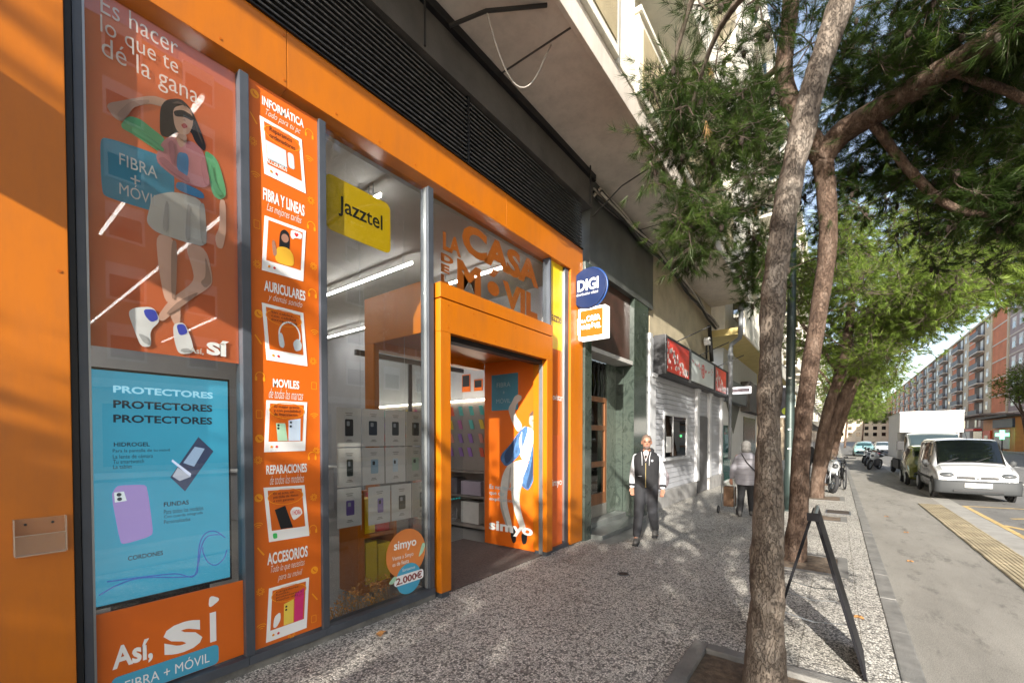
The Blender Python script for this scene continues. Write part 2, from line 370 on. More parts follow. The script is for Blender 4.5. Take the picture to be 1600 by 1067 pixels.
# ================================================================= orange shopfront
sf = empty('orange_shopfront', (3.2, 0, 0), 'orange phone shop front with grey framed windows, posters and open doorway', 'shopfront')
def part(name, m, *b, parent=None, bevel=.004):
    mb = MB()
    for q in b: mb.box(*q)
    return mb.build(name, m, parent or sf, bevel=bevel)
MB().box(-1.6, -.02, -.07, .5, 0, 4.35).build('pillar_panel', m_or, sf, bevel=.004)
MB().box(-.012, .415, -.07, .5, 0, 4.35).build('pillar_panel', m_or, sf, bevel=.004)
part('frame_post', m_black, (.418, .448, -.05, .12, 0, 4.35))
for a, b in ((.452, .492), (1.285, 1.345), (1.868, 1.925), (3.035, 3.105)):
    part('frame_post', m_grey, (a, b, -.035, .09, .12, 4.30))
for a, b in ((.494, .506), (1.927, 1.937), (3.022, 3.033)):
    part('frame_bead', m_alu, (a, b, -.012, .03, .13, 4.29), bevel=.002)
for a, b in ((.452, 1.30), (1.302, 1.89), (1.892, 3.106)):
    part('frame_sill', m_grey, (a, b, -.045, .10, .055, .119), bevel=.006)
part('sill_base', M('dirty_concrete', (.13, .125, .115), .85, var=.4, vs=6, bump=.4, bs=50), (.42, 3.12, -.03, .12, -.02, .053))
for a, b in ((-1.6, 1.6), (1.604, 4.3), (4.304, 6.335)):
    part('top_band', m_or, (a, b, -.065, .3, 4.352, 4.78))
# door surround
part('door_post', m_or, (3.14, 3.285, -.10, .14, .06, 2.828))
part('door_post', m_or, (5.205, 5.355, -.10, .14, .06, 2.828))
part('post_foot', m_grey, (3.155, 3.27, -.085, .12, -.01, .058)); part('post_foot', m_grey, (5.22, 5.34, -.085, .12, -.01, .058))
part('lintel', m_or, (3.14, 5.355, -.10, .14, 2.83, 3.17)); part('lintel', m_or, (3.14, 5.355, -.10, .14, 3.185, 3.34))
part('shutter_slot', m_black, (3.287, 5.203, -.02, .10, 2.77, 2.829)); part('shutter_guide', m_alu, (5.188, 5.203, -.03, .03, .02, 2.77)); part('shutter_guide', m_black, (3.287, 3.302, -.03, .03, .02, 2.77))
# transom, side strip
part('glass_pane', m_glass, (3.107, 5.372, .02, .028, 3.345, 4.30), bevel=0)
part('glass_pane', m_glass, (1.938, 3.021, .02, .028, .12, 4.30), bevel=0)
part('glass_pane', m_glass, (.507, 1.284, .02, .028, .12, 4.30), bevel=0)
part('frame_post', m_grey, (5.374, 5.415, -.035, .09, .06, 4.35)); part('frame_post', m_grey, (5.822, 5.925, -.035, .09, .06, 4.35)); part('frame_bead', m_alu, (5.806, 5.820, -.03, .03, .1, 4.3), bevel=.002)
part('end_panel', m_or, (5.94, 6.335, -.07, .4, .02, 4.35))
part('frame_sill', m_grey, (5.36, 5.93, -.045, .1, -.01, .058))
sp = part('strip_panel', m_or2, (5.417, 5.805, .0, .02, .06, 3.05), bevel=0); part('strip_panel', m_yprint, (5.417, 5.805, .0, .02, 3.052, 4.35), bevel=0)
part('strip_sticker', M('red_orange_vinyl', (.66, .12, .02), .35), (5.42, 5.80, -.004, -.001, .1, 1.75), bevel=0)
fit_text('Jazztel', 5.44, 5.78, 3.42, 3.6, -.003, m_dkprint, sf, off=.01)
fit_text('simyo', 5.44, 5.78, .95, 1.08, -.007, m_wprint, sf, off=.012)
fit_text('Movistar', 5.44, 5.80, 2.28, 2.38, -.003, m_wprint, sf, off=.01)
# louvre grille above
gb = part('grille_back', M('grille_dark', (.012, .012, .012), .9), (-1.6, 6.33, .13, .15, 4.79, 5.56), bevel=0)
for seg in ((-1.6, .9), (.94, 3.6), (3.64, 6.33)):
    sl0 = None
    for k in range(15):
        z = 4.80 + k * .0495
        if sl0 is None:
            sl0 = MB().hexa([(seg[0], -.055, 0), (seg[0], -.055, .016), (seg[0], .05, .050), (seg[0], .05, .042)], [(seg[1], -.055, 0), (seg[1], -.055, .016), (seg[1], .05, .050), (seg[1], .05, .042)]).build('slat', M('grille_slat', (.075, .072, .07), .55, .2, var=.6, vs=25, bump=.4, bs=120), sf, local=True); c = sl0
        else:
            c = sl0.copy(); C.objects.link(c)
        c.location = (-3.2, 0, z)
for x in (.92, 3.62): part('grille_mullion', m_black, (x - .015, x + .015, -.062, .06, 4.785, 5.555))
part('grille_ledge', m_black, (-1.6, 6.33, -.085, .05, 4.781, 4.797))
rv = None
for z_, x0_, x1_, n_, y_ in ((4.40, -.1, 6.2, 16, -.0665), (4.73, -.1, 6.2, 16, -.0665), (2.88, 3.25, 5.25, 6, -.1015), (3.12, 3.25, 5.25, 6, -.1015), (4.25, .04, .38, 2, -.0715), (2.6, .04, .38, 2, -.0715), (.3, .04, .38, 2, -.0715)):
    for k in range(n_):
        if rv is None: rv = MB().disc((0, 0, 0), .009, .0015, 'y', 10).build('rivet', M('rivet_orange', (.45, .11, .004), .3, .3), sf, local=True); c = rv
        else: c = rv.copy(); C.objects.link(c)
        c.location = (x0_ + (x1_ - x0_) * k / (n_ - 1) - 3.2, y_, z_)
# ---- woman poster (see-through film behind the glass)
CL = .16
m_pf = film('poster_orange_film', (.74, .17, .06), CL)
po = MB().box(.507, 1.284, .034, .0355, 2.24, 4.30).build('poster', m_pf, sf); po['label'] = 'orange see-through poster of a dancing woman'
fcol = dict(skin=(.62, .38, .29), hair=(.03, .025, .03), green=(.16, .50, .25), pink=(.62, .25, .28), blue=(.07, .25, .50), skirt=(.62, .58, .55), dk=(.02, .02, .03), red=(.45, .06, .06), white=(.72, .72, .72), royal=(.05, .07, .45), panel=(.06, .30, .46))
fm = {k: film('film_' + k, v, .13, var=.22) for k, v in fcol.items()}
fm.update({k + '_dk': film('film_' + k + '_dk', tuple(c * .55 for c in fcol[k]), .13, var=.2) for k in ('skin', 'green', 'pink', 'skirt', 'white')}); fm['hair_lt'] = film('film_hair_lt', (.09, .06, .05), .13)
POSTER_W = {
 'panel':[(0.587,3.472),(0.792,3.496),(0.898,3.495),(0.921,3.471),(0.917,3.183),(0.874,3.132),(0.596,3.122),(0.571,3.14),(0.567,3.435)],
 'arm':[(0.592,3.666),(0.69,3.749),(0.812,3.853),(0.883,3.87),(0.926,3.856),(0.882,3.817),(0.796,3.792),(0.713,3.714),(0.665,3.659),(0.694,3.646),(0.659,3.598),(0.625,3.612)],
 'hair':[(0.85,3.797),(0.883,3.87),(0.961,3.926),(1.012,3.896),(1.047,3.833),(1.1,3.694),(1.089,3.645),(1.038,3.681),(1.011,3.749),(0.924,3.68),(0.89,3.632),(0.847,3.625)],
 'face':[(0.916,3.837),(0.977,3.895),(1.019,3.879),(1.029,3.802),(1.003,3.716),(0.958,3.686),(0.924,3.721)],
 'glasses':[(0.919,3.819),(0.97,3.858),(1.026,3.85),(1.025,3.812),(0.983,3.817),(0.928,3.788)],
 'lips':[(0.958,3.753),(0.979,3.777),(1.0,3.764),(0.975,3.734)],
 'neck':[(0.934,3.694),(0.992,3.706),(0.988,3.595),(0.933,3.583)],
 'sleeve':[(0.694,3.657),(0.754,3.67),(0.803,3.647),(0.88,3.615),(0.859,3.511),(0.783,3.534),(0.717,3.556),(0.653,3.565)],
 'torso':[(0.863,3.606),(0.923,3.663),(0.956,3.591),(1.003,3.687),(1.089,3.649),(1.123,3.417),(1.006,3.38),(0.92,3.393),(0.816,3.45)],
 'sleeve2':[(1.085,3.664),(1.168,3.638),(1.224,3.415),(1.176,3.358),(1.13,3.377),(1.106,3.547)],
 'top':[(0.936,3.568),(1.001,3.586),(0.992,3.415),(0.931,3.451)],
 'skirt':[(0.791,3.153),(0.804,3.226),(0.919,3.306),(1.085,3.318),(1.099,3.002),(0.966,2.996),(0.817,3.002),(0.771,3.047)],
 'pouch':[(0.919,3.319),(1.085,3.318),(1.078,3.371),(0.937,3.384)],
 'hand':[(1.172,3.365),(1.211,3.374),(1.213,3.166),(1.191,3.025),(1.153,3.025),(1.142,3.095),(1.174,3.177)],
 'leg':[(0.817,3.002),(0.929,2.995),(0.917,2.592),(0.86,2.569),(0.83,2.771)],
 'shin':[(0.863,2.578),(0.941,2.606),(0.939,2.448),(0.905,2.432)],
 'leg2':[(0.966,2.992),(1.092,2.999),(1.131,2.777),(1.085,2.712),(0.933,2.567),(0.852,2.446),(0.813,2.461),(0.88,2.591),(1.005,2.733),(1.02,2.796)],
 'shoe':[(0.676,2.469),(0.709,2.504),(0.801,2.531),(0.836,2.45),(0.78,2.375),(0.789,2.277),(0.736,2.268),(0.707,2.36)],
 'shoe2':[(0.898,2.443),(0.96,2.469),(0.997,2.367),(1.014,2.273),(0.926,2.25),(0.903,2.342)],
 'shoe_patch':[(0.751,2.503),(0.808,2.516),(0.826,2.456),(0.787,2.428),(0.757,2.465)],
 'shoe_patch2':[(0.915,2.443),(0.96,2.457),(0.98,2.398),(0.931,2.372)]}
PC = dict(panel='panel', arm='skin', hair='hair', face='skin', glasses='dk', lips='red', neck='skin', sleeve='green', torso='pink', sleeve2='green', top='blue', pouch='blue', skirt='skirt', hand='skin', leg='skin', leg2='skin', shin='skin', shoe='white', shoe2='white', shoe_patch='royal', shoe_patch2='royal')
def smooth_poly(P, k=2):
    for _ in range(k):
        Q = []
        for i in range(len(P)):
            a = P[i]; b = P[(i + 1) % len(P)]
            Q += [(a[0] * .8 + b[0] * .2, a[1] * .8 + b[1] * .2), (a[0] * .2 + b[0] * .8, a[1] * .2 + b[1] * .8)]
        P = Q
    return P
yy = .0335
for k, P in POSTER_W.items():
    yy -= .0004; flat(smooth_poly(P), yy, fm[PC[k]], po, 'print_' + k.rstrip('2'), th=.0002)
yl = .0245
for nm_, P_ in (('green_dk', [(.70, 3.57), (.78, 3.55), (.86, 3.52), (.87, 3.55), (.79, 3.585), (.72, 3.60)]), ('green_dk', [(1.13, 3.60), (1.15, 3.46), (1.20, 3.40), (1.15, 3.38), (1.115, 3.5)]), ('pink_dk', [(.83, 3.46), (.92, 3.41), (1.0, 3.39), (1.0, 3.43), (.93, 3.45), (.86, 3.50)]), ('pink_dk', [(1.085, 3.62), (1.12, 3.43), (1.085, 3.42), (1.06, 3.55)]), ('pink_dk', [(.885, 3.60), (.915, 3.63), (.925, 3.50), (.905, 3.46)]), ('skirt_dk', [(.85, 3.03), (.87, 3.22), (.885, 3.22), (.88, 3.02)]), ('skirt_dk', [(.97, 3.01), (.985, 3.25), (1.0, 3.25), (1.0, 3.01)]), ('skirt_dk', [(1.06, 3.02), (1.05, 3.28), (1.085, 3.30), (1.095, 3.02)]), ('skin_dk', [(.895, 2.98), (.929, 2.99), (.917, 2.61), (.89, 2.60)]), ('skin_dk', [(1.08, 2.96), (1.125, 2.78), (1.08, 2.72), (1.05, 2.755), (1.085, 2.80)]), ('skin_dk', [(.88, 2.50), (.95, 2.57), (1.03, 2.66), (1.04, 2.69), (.93, 2.60), (.86, 2.50)]), ('skin_dk', [(.935, 3.68), (.99, 3.70), (.985, 3.66), (.95, 3.65)]), ('skin_dk', [(.64, 3.63), (.66, 3.60), (.69, 3.645), (.72, 3.72), (.80, 3.795), (.79, 3.81), (.70, 3.74)]), ('hair_lt', [(.90, 3.85), (.95, 3.90), (1.0, 3.87), (.96, 3.885)]), ('hair_lt', [(1.03, 3.82), (1.07, 3.72), (1.08, 3.68), (1.05, 3.74)]), ('white_dk', [(.72, 2.35), (.75, 2.29), (.785, 2.29), (.76, 2.34)]), ('white_dk', [(.935, 2.27), (1.0, 2.28), (.98, 2.30), (.94, 2.29)]), ('skin_dk', [(.975, 3.80), (.985, 3.785), (.968, 3.783)])):
    yy -= .0002; flat(smooth_poly(P_), yy, fm[nm_], po, 'print_shading', th=.0001)
MB_w = film('film_text', (.62, .60, .56), .25)
fit_text('Es hacer', .579, .947, 4.18, 4.29, .0245, MB_w, po, off=-.004); fit_text('lo que te', .577, .947, 4.035, 4.165, .0245, MB_w, po, off=-.004); fit_text('dé la gana', .581, 1.055, 3.90, 4.05, .0245, MB_w, po, off=-.004)
fit_text('FIBRA', .65, .83, 3.34, 3.41, .0246, MB_w, po, off=.0); fit_text('+', .70, .745, 3.255, 3.31, .0246, MB_w, po); fit_text('MÓVIL', .648, .838, 3.165, 3.25, .0246, MB_w, po, off=-.002)
fit_text('Así,', .985, 1.066, 2.265, 2.31, .0246, MB_w, po, off=.02); fit_text('SÍ', 1.083, 1.22, 2.275, 2.385, .0246, m_wprint, po, off=.05)
# ---- lower sticker
lo = MB().box(.507, 1.284, .010, .0185, .13, .672).build('sticker', m_or2, sf); lo['label'] = 'orange sticker reading Así, sí over a blue band'
fit_text('Así,', .575, .765, .295, .455, .0085, m_wprint, lo, off=.03); fit_text('S', .82, 1.03, .29, .49, .0085, m_wprint, lo, off=.06)
MB().box(1.075, 1.112, .0075, .0095, .295, .50).prism(smooth_poly([(1.068, .53), (1.145, .58), (1.075, .625)]), .0075, .0095).build('lettering', m_wprint, lo)
bp_ = flat(rrect(.57, 1.125, .112 + .02, .27, .03), .0085, m_blue, lo, 'blue_band', th=.001); fit_text('FIBRA + MÓVIL', .63, 1.07, .165, .245, .0075, m_wprint, lo, off=.0)
# ---- info strip
st = MB().box(1.346, 1.867, -.006, .012, .135, 4.30).build('info_strip', m_or2, sf); st['label'] = 'tall orange strip listing shop services with six instant-photo frames'
m_icon = M('icon_yellow', (.80, .30, .01), .4, var=.05); m_hand = M('thin_white', (.70, .66, .62), .4)
yt = -.0075
def polaroid(cx, z0, z1, w, tilt, tl, tr, col=None):
    """leaning white instant-photo frame with an orange picture"""
    x0 = cx - w / 2; x1 = cx + w / 2
    def S(u, v): return (x0 + u * w + (v - .5) * tilt * .10, z0 + v * (z1 - z0) + (u - .5) * tilt * .02)
    f = flat([S(0, 0), S(1, 0), S(1, 1), S(0, 1)], -.0085, m_wprint, st, 'photo_frame', th=.002)
    flat([S(.085, .20), S(.915, .20), S(.915, .94), S(.085, .94)], -.0095, m_or2, f, 'photo', th=.0008)
    return f, S
ent = [('INFORMÁTICA', 'Todo para tu pc', 4.165, 4.245, 4.09, 4.15, 3.66, 4.07, -.3), ('FIBRA Y LINEAS', 'Las mejores tarifas', 3.47, 3.56, 3.385, 3.46, 2.95, 3.36, .25), ('AURICULARES', 'y demás sonido', 2.80, 2.88, 2.725, 2.79, 2.285, 2.705, -.3), ('MOVILES', 'de todas las marcas', 2.09, 2.155, 2.005, 2.08, 1.60, 1.99, .2), ('REPARACIONES', 'de todos los modelos', 1.43, 1.50, 1.35, 1.42, .915, 1.33, -.35), ('ACCESORIOS', 'Todo lo que necesitas', .745, .835, .665, .735, .165, .57, .25)]
frames = []
for i, (t, s, a, b, c, d, e, f_, tl) in enumerate(ent):
    wd = .20 if t == 'MOVILES' else .31
    fit_text(t, 1.60 - wd / 2, 1.60 + wd / 2, a, b, yt, m_wprint, st, off=.03)
    fit_text(s, 1.47, 1.73, c, d, yt, m_hand, st, 'handwriting', off=-.006, shear=.45)
    frames.append(polaroid(1.597, e, f_, .31, tl, 0, 0))
fit_text('para tu móvil', 1.52, 1.71, .595, .66, yt, m_hand, st, 'handwriting', off=-.006, shear=.45)
YP = -.0105
notes = ['Reparamos\nordenadores', None, 'Sin cables,\ncon calidad\nexcepcional', 'Al mejor precio\ny con posibilidad\nde financiación', 'En el acto, sin\npérdida de datos\ny con garantía', 'Cargadores,\nfundas,\nprotectores y\nmucho más']
for i, nt_ in enumerate(notes):
    if not nt_: continue
    f, S = frames[i]; a = S(.15, .70); b = S(.85, .92)
    ring = MB(); cx, cz = (a[0] + b[0]) / 2, (a[1] + b[1]) / 2
    ring.v = []; n = 30
    A = [2 * math.pi * k / n for k in range(n)]
    for q in (1., .95):
        for t in A: ring.v.append((cx + .135 * q * math.cos(t), YP, cz + .062 * q * math.sin(t)))
    ring.f = [(k, (k + 1) % n, (k + 1) % n + n, k + n) for k in range(n)]
    ring.build('note_ring', m_icon, f); fit_text(nt_, a[0] + .01, b[0] - .01, cz - .040, cz + .040, YP - .0004, m_dkprint, f, 'note', off=.0)
def shape(i, pts, m, nm, d=0.): f, S = frames[i]; flat([S(*p) for p in pts], YP - d, m, f, nm, th=.0004)
pale = M('pale_print', (.55, .62, .66), .4); mint = M('mint_print', (.38, .60, .42), .4); iceb = M('ice_print', (.55, .66, .80), .4); mag = M('magenta_print', (.60, .03, .16), .4)
shape(0, [(.09, .30), (.56, .30), (.56, .62), (.09, .62)], pale, 'computer_print'); shape(0, rrect(.6, .75, .34, .62, .05), pale, 'mouse_print')
fit_text('ACCESORIOS', 1.47, 1.62, 3.755, 3.79, YP, m_wprint, frames[0][0], off=.02)
shape(1, smooth_poly([(.36, .45), (.36, .80), (.47, .88), (.60, .82), (.62, .5), (.5, .42)]), fm['hair'] if 0 else m_dkprint, 'hair_print'); shape(1, circ(.49, .71, .09, 16, .9), m_skin, 'face_print', .0005)
shape(1, smooth_poly([(.28, .21), (.30, .48), (.42, .54), (.60, .54), (.72, .44), (.74, .21)]), M('mustard_print', (.65, .36, .03), .4), 'jumper_print', .0006); shape(1, smooth_poly([(.24, .30), (.18, .58), (.25, .62), (.33, .36)]), m_skin, 'hand_print', .0008)
shape(1, smooth_poly([(.62, .78), (.62, .92), (.90, .92), (.90, .80), (.74, .79), (.68, .74)]), m_wprint, 'speech_bubble', .0004); shape(1, smooth_poly([(.76, .80), (.70, .86), (.73, .89), (.76, .87), (.79, .89), (.82, .86)], 1), m_red, 'heart_print', .0010)
f, S = frames[2]; c = S(.60, .52); hp = MB(); n = 20
for q in (.085, .074):
    for k in range(n): t = math.pi * (1.18 * k / (n - 1) - .09); hp.v.append((c[0] + q * math.cos(t), YP, c[1] + q * 1.25 * math.sin(t)))
hp.f = [(k, k + 1, k + 1 + n, k + n) for k in range(n - 1)]; hp.build('headphones_print', m_wprint, f)
shape(2, smooth_poly([(.32, .28), (.32, .52), (.42, .54), (.46, .34), (.42, .26)]), pale, 'headphones_print', .0004); shape(2, smooth_poly([(.70, .24), (.66, .40), (.80, .50), (.90, .40), (.86, .28)]), pale, 'headphones_print', .0004)
shape(3, [(.30, .21), (.24, .56), (.46, .56), (.54, .21)], mint, 'phone_print'); shape(3, [(.56, .21), (.54, .62), (.84, .66), (.86, .21)], iceb, 'phone_print')
for p in ((.30, .52), (.30, .46), (.60, .58), (.60, .50)): shape(3, circ(p[0], p[1], .028, 12, .8), m_dkprint, 'lens_print', .0006)
shape(4, [(.30, .21), (.20, .58), (.46, .64), (.60, .21)], m_dkprint, 'phone_print'); shape(4, smooth_poly([(.60, .40), (.56, .52), (.66, .60), (.84, .58), (.88, .46), (.78, .40), (.64, .34)]), m_wprint, 'speech_bubble')
a = frames[4][1](.60, .44); b = frames[4][1](.84, .54); fit_text('1 HORA', a[0], b[0], a[1], b[1], YP - .0006, m_red, frames[4][0], off=.02)
shape(4, rrect(.10, .20, .05, .15, .03), M('chat_green', (.05, .50, .12), .4), 'icon_print'); shape(5, [(.40, .21), (.38, .62), (.62, .66), (.64, .21)], M('case_yellow', (.75, .55, .08), .4), 'phone_print'); shape(5, [(.66, .21), (.64, .76), (.88, .82), (.88, .21)], mag, 'phone_print')
for p in ((.44, .56), (.44, .50)): shape(5, circ(p[0], p[1], .026, 12, .8), m_dkprint, 'lens_print', .0006)
shape(5, smooth_poly([(.14, .24), (.16, .44), (.30, .50), (.32, .34), (.22, .22)]), m_wprint, 'earbuds_print')
for i in (0, 2, 3, 1, 5):
    shape(i, circ(.16, .10, .03, 10, .8), m_icon, 'icon_print'); shape(i, circ(.28, .10, .03, 10, .8), m_red, 'icon_print')
# scattered line icons on the strip
def icon_ring(cx, cz, r, t=.006, a0=0, a1=360, n=18):
    mb = MB()
    for q in (r, r - t):
        for k in range(n + 1): a = R(a0 + (a1 - a0) * k / n); mb.v.append((cx + q * math.cos(a), yt, cz + q * math.sin(a)))
    mb.f = [(k, k + 1, k + 2 + n, k + 1 + n) for k in range(n)]; return mb
def icon(kind, cx, cz):
    if kind == 'dot':
        o = flat(circ(cx, cz, .030, 18), yt, m_icon, st, 'phone_icon', th=.0006); flat(smooth_poly([(cx - .016, cz + .012), (cx - .008, cz + .016), (cx - .004, cz + .006), (cx + .004, cz - .004), (cx + .016, cz - .006), (cx + .014, cz - .016), (cx - .008, cz - .008)], 1), yt - .0008, m_or2, o, 'handset', th=.0004)
    elif kind == 'gear':
        mb = icon_ring(cx, cz, .016, .005); n = 32
        P = [(.030 if (k // 2) % 2 else .023) for k in range(n)]; b0 = len(mb.v)
        for q in (1., .80):
            for k in range(n): a = 2 * math.pi * k / n; mb.v.append((cx + P[k] * q * math.cos(a), yt, cz + P[k] * q * math.sin(a)))
        mb.f += [(b0 + k, b0 + (k + 1) % n, b0 + (k + 1) % n + n, b0 + k + n) for k in range(n)]; mb.build('gear_icon', m_icon, st)
    elif kind == 'wifi':
        mb = MB()
        for q in (.016, .032, .048): o = icon_ring(cx, cz, q, .006, 45, 135, 8); mb.add(o.v, o.f)
        mb.build('wifi_icon', m_icon, st)
    elif kind == 'tab':
        mb = MB(); P = rrect(cx - .022, cx + .022, cz - .03, cz + .03, .006, 3); Q = rrect(cx - .018, cx + .018, cz - .026, cz + .026, .004, 3); n = len(P)
        mb.add([(p[0], yt, p[1]) for p in P + Q], [(k, (k + 1) % n, (k + 1) % n + n, k + n) for k in range(n)]); mb.build('tablet_icon', m_icon, st)
    elif kind == 'head':
        mb = icon_ring(cx, cz, .034, .006, -10, 190); o = MB().prism(rrect(cx - .036, cx - .020, cz - .034, cz - .002, .006, 3), yt, yt + .0004).prism(rrect(cx + .020, cx + .036, cz - .034, cz - .002, .006, 3), yt, yt + .0004); mb.add(o.v, o.f); mb.build('headphones_icon', m_icon, st)
    else:
        flat([(cx - .026, cz + .03), (cx - .018, cz + .034), (cx + .028, cz - .028), (cx + .018, cz - .034)], yt, m_icon, st, 'pen_icon', th=.0004)
for k, x, z in (('dot', 1.395, 4.21), ('pen', 1.385, 4.03), ('gear', 1.378, 3.86), ('wifi', 1.395, 3.60), ('tab', 1.40, 3.27), ('gear', 1.40, 2.98), ('dot', 1.405, 2.62), ('pen', 1.40, 2.43), ('head', 1.41, 2.16), ('tab', 1.40, 1.88), ('dot', 1.40, 1.70), ('gear', 1.39, 1.54), ('dot', 1.39, 1.26), ('wifi', 1.385, 1.03), ('pen', 1.40, .86), ('gear', 1.395, .56), ('wifi', 1.40, .27), ('head', 1.80, 4.15), ('wifi', 1.80, 3.92), ('gear', 1.81, 3.62), ('head', 1.81, 3.42), ('gear', 1.825, 3.10), ('head', 1.815, 2.88), ('wifi', 1.83, 2.54), ('gear', 1.815, 2.33), ('tab', 1.82, 2.13), ('wifi', 1.82, 1.86), ('gear', 1.835, 1.60), ('head', 1.80, 1.56), ('gear', 1.81, 1.22), ('head', 1.80, .96), ('dot', 1.81, .62), ('pen', 1.81, .40), ('gear', 1.62, .158 + .0), ('tab', 1.80, .22)):
    icon(k, x, z)
# ---- window stickers
jz = flat(rrect(1.955, 2.61, 3.47, 3.94, .06), .0300, M('yellow_vinyl', (.58, .38, .004), .4, var=.05), sf, 'yellow_sticker', th=.002)
fit_text('Jazztel', 2.07, 2.52, 3.62, 3.80, .0290, m_dkprint, jz, off=.012)
m_casa = M('brown_orange_vinyl', (.38, .10, .012), .4)
lc = empty('window_lettering', (4.2, .018, 3.4)); lc.parent = sf; lc.location = (1.0, .018, 3.4)
for t, a in (('LA', (3.30, 3.58, 3.76, 3.96)), ('CASA', (3.60, 5.18, 3.84, 4.20)), ('D\nE\nL', (3.27, 3.46, 3.40, 3.72)), ('MÓVIL', (3.52, 5.15, 3.40, 3.82))):
    fit_text(t, *a, .0310, m_casa, lc, 'letters', off=.05)
ob = flat(circ(2.775, .55, .245, 28), .0165, M('sticker_orange', (.62, .20, .05), .4), sf, 'round_sticker', th=.002); fit_text('simyo', 2.62, 2.90, .58, .69, .0150, m_wprint, ob, off=.02); fit_text('Vente a Simyo\nes de fiesta', 2.60, 2.86, .45, .55, .0150, m_wprint, ob, off=.0)
bb = flat(circ(2.80, .29, .155, 26), .0140, m_blue, sf, 'round_sticker', th=.002); fit_text('Sorteamos', 2.72, 2.88, .375, .405, .0128, m_wprint, bb)
flat(rrect(2.62, 2.99, .245, .345, .03), .0125, m_wprint, bb, 'price_patch', th=.0008); fit_text('2.000€', 2.64, 2.97, .258, .332, .0112, M('plum_print', (.22, .03, .03), .4), bb, off=.03)
for k, P in enumerate(([(2.92, .47), (2.99, .52), (3.02, .60), (2.98, .62), (2.95, .55)], [(2.55, .30), (2.62, .36), (2.66, .33), (2.60, .28)])): flat(smooth_poly(P), .0118, mint, bb, 'leaf_print', th=.0006)
# ---- door recess
rec = MB().box(5.25, 5.40, .142, 1.12, .02, 2.98).build('reveal_wall', m_or2, sf); rec['label'] = 'orange reveal wall with a print of a leaping man'
MB().box(3.29, 5.248, .142, 1.12, 2.90, 3.00).build('recess_ceiling', m_or, sf)
part('recess_lintel', m_or, (3.16, 3.20, .142, 1.28, 2.86, 3.42)); part('recess_post', m_or, (3.16, 3.24, 1.10, 1.28, .02, 2.858)); part('recess_lintel', m_or, (3.205, 5.25, 1.125, 1.28, 2.80, 3.42))
MB().box(3.17, 3.178, .15, 1.098, .06, 2.855).build('side_glass', m_glass2, sf)
MB().box(3.29, 5.249, -.02, 1.6, .002, .012).build('entrance_mat', M('mat_brown', (.10, .075, .065), .95, var=.3, vs=40, bump=.6, bs=200), sf)
JAMB = {
 'arm':[(0.514,2.343),(0.45,2.368),(0.378,2.342),(0.387,2.285),(0.482,2.224),(0.514,2.08),(0.351,1.893),(0.45,1.779),(0.573,1.971),(0.643,2.158),(0.573,2.247)],
 'trousers':[(0.644,1.304),(0.391,1.386),(0.236,1.348),(0.324,1.135),(0.436,0.8),(0.391,0.585),(0.279,0.307),(0.368,0.259),(0.504,0.536),(0.574,0.789),(0.597,1.084),(0.644,0.932),(0.667,0.706),(0.541,0.31),(0.62,0.225),(0.787,0.582),(0.811,0.807),(0.762,1.112)],
 'shirt':[(0.36,1.894),(0.193,1.855),(0.078,1.741),(0.141,1.535),(0.236,1.348),(0.391,1.379),(0.468,1.677)],
 'face':[(0.237,2.034),(0.129,2.066),(0.07,2.022),(0.074,1.888),(0.129,1.798),(0.193,1.834),(0.246,1.927)],
 'hair':[(0.254,2.028),(0.194,2.111),(0.087,2.1),(0.053,2.021),(0.151,2.046)],
 'jacket':[(0.45,1.786),(0.302,1.893),(0.254,1.856),(0.316,1.677),(0.405,1.459),(0.55,1.337),(0.691,1.258),(0.796,1.374),(0.762,1.469),(0.597,1.602)],
 'jacket2':[(0.15,1.713),(0.048,1.677),(0.065,1.325),(0.236,0.907),(0.386,0.979),(0.36,1.097),(0.254,1.319)],
 'shoe':[(0.574,0.306),(0.504,0.333),(0.477,0.134),(0.541,0.08),(0.588,0.192)], 'shoe2':[(0.39,0.256),(0.27,0.308),(0.283,0.125),(0.363,0.092)],
 'hand':[(0.094,1.307),(0.048,1.203),(0.064,1.107),(0.098,1.183)]}
JC = dict(arm=M('print_arm', (.45, .38, .34), .5), trousers=M('print_stone', (.50, .48, .44), .5, var=.12, vs=12), shirt=M('print_white', (.70, .68, .66), .5, var=.08, vs=14), face=M('print_face', (.60, .36, .26), .5), hair=M('print_brown', (.10, .06, .04), .5), jacket=M('print_denim', (.05, .12, .26), .5, var=.5, vs=14), jacket2=MATS['print_denim'], shoe=m_dkprint, shoe2=m_dkprint, hand=MATS['print_face'])
flat([(0.97,2.70),(0.45,2.70),(0.45,2.14),(0.97,2.14)], 5.2485, M('print_teal', (.05, .20, .28), .4), rec, 'print_panel', 'x', th=.001)
xx = 5.2482
for k, P in JAMB.items(): xx -= .0005; flat(smooth_poly(P), xx, JC[k], rec, 'print_' + k.rstrip('2'), 'x', th=.0003)
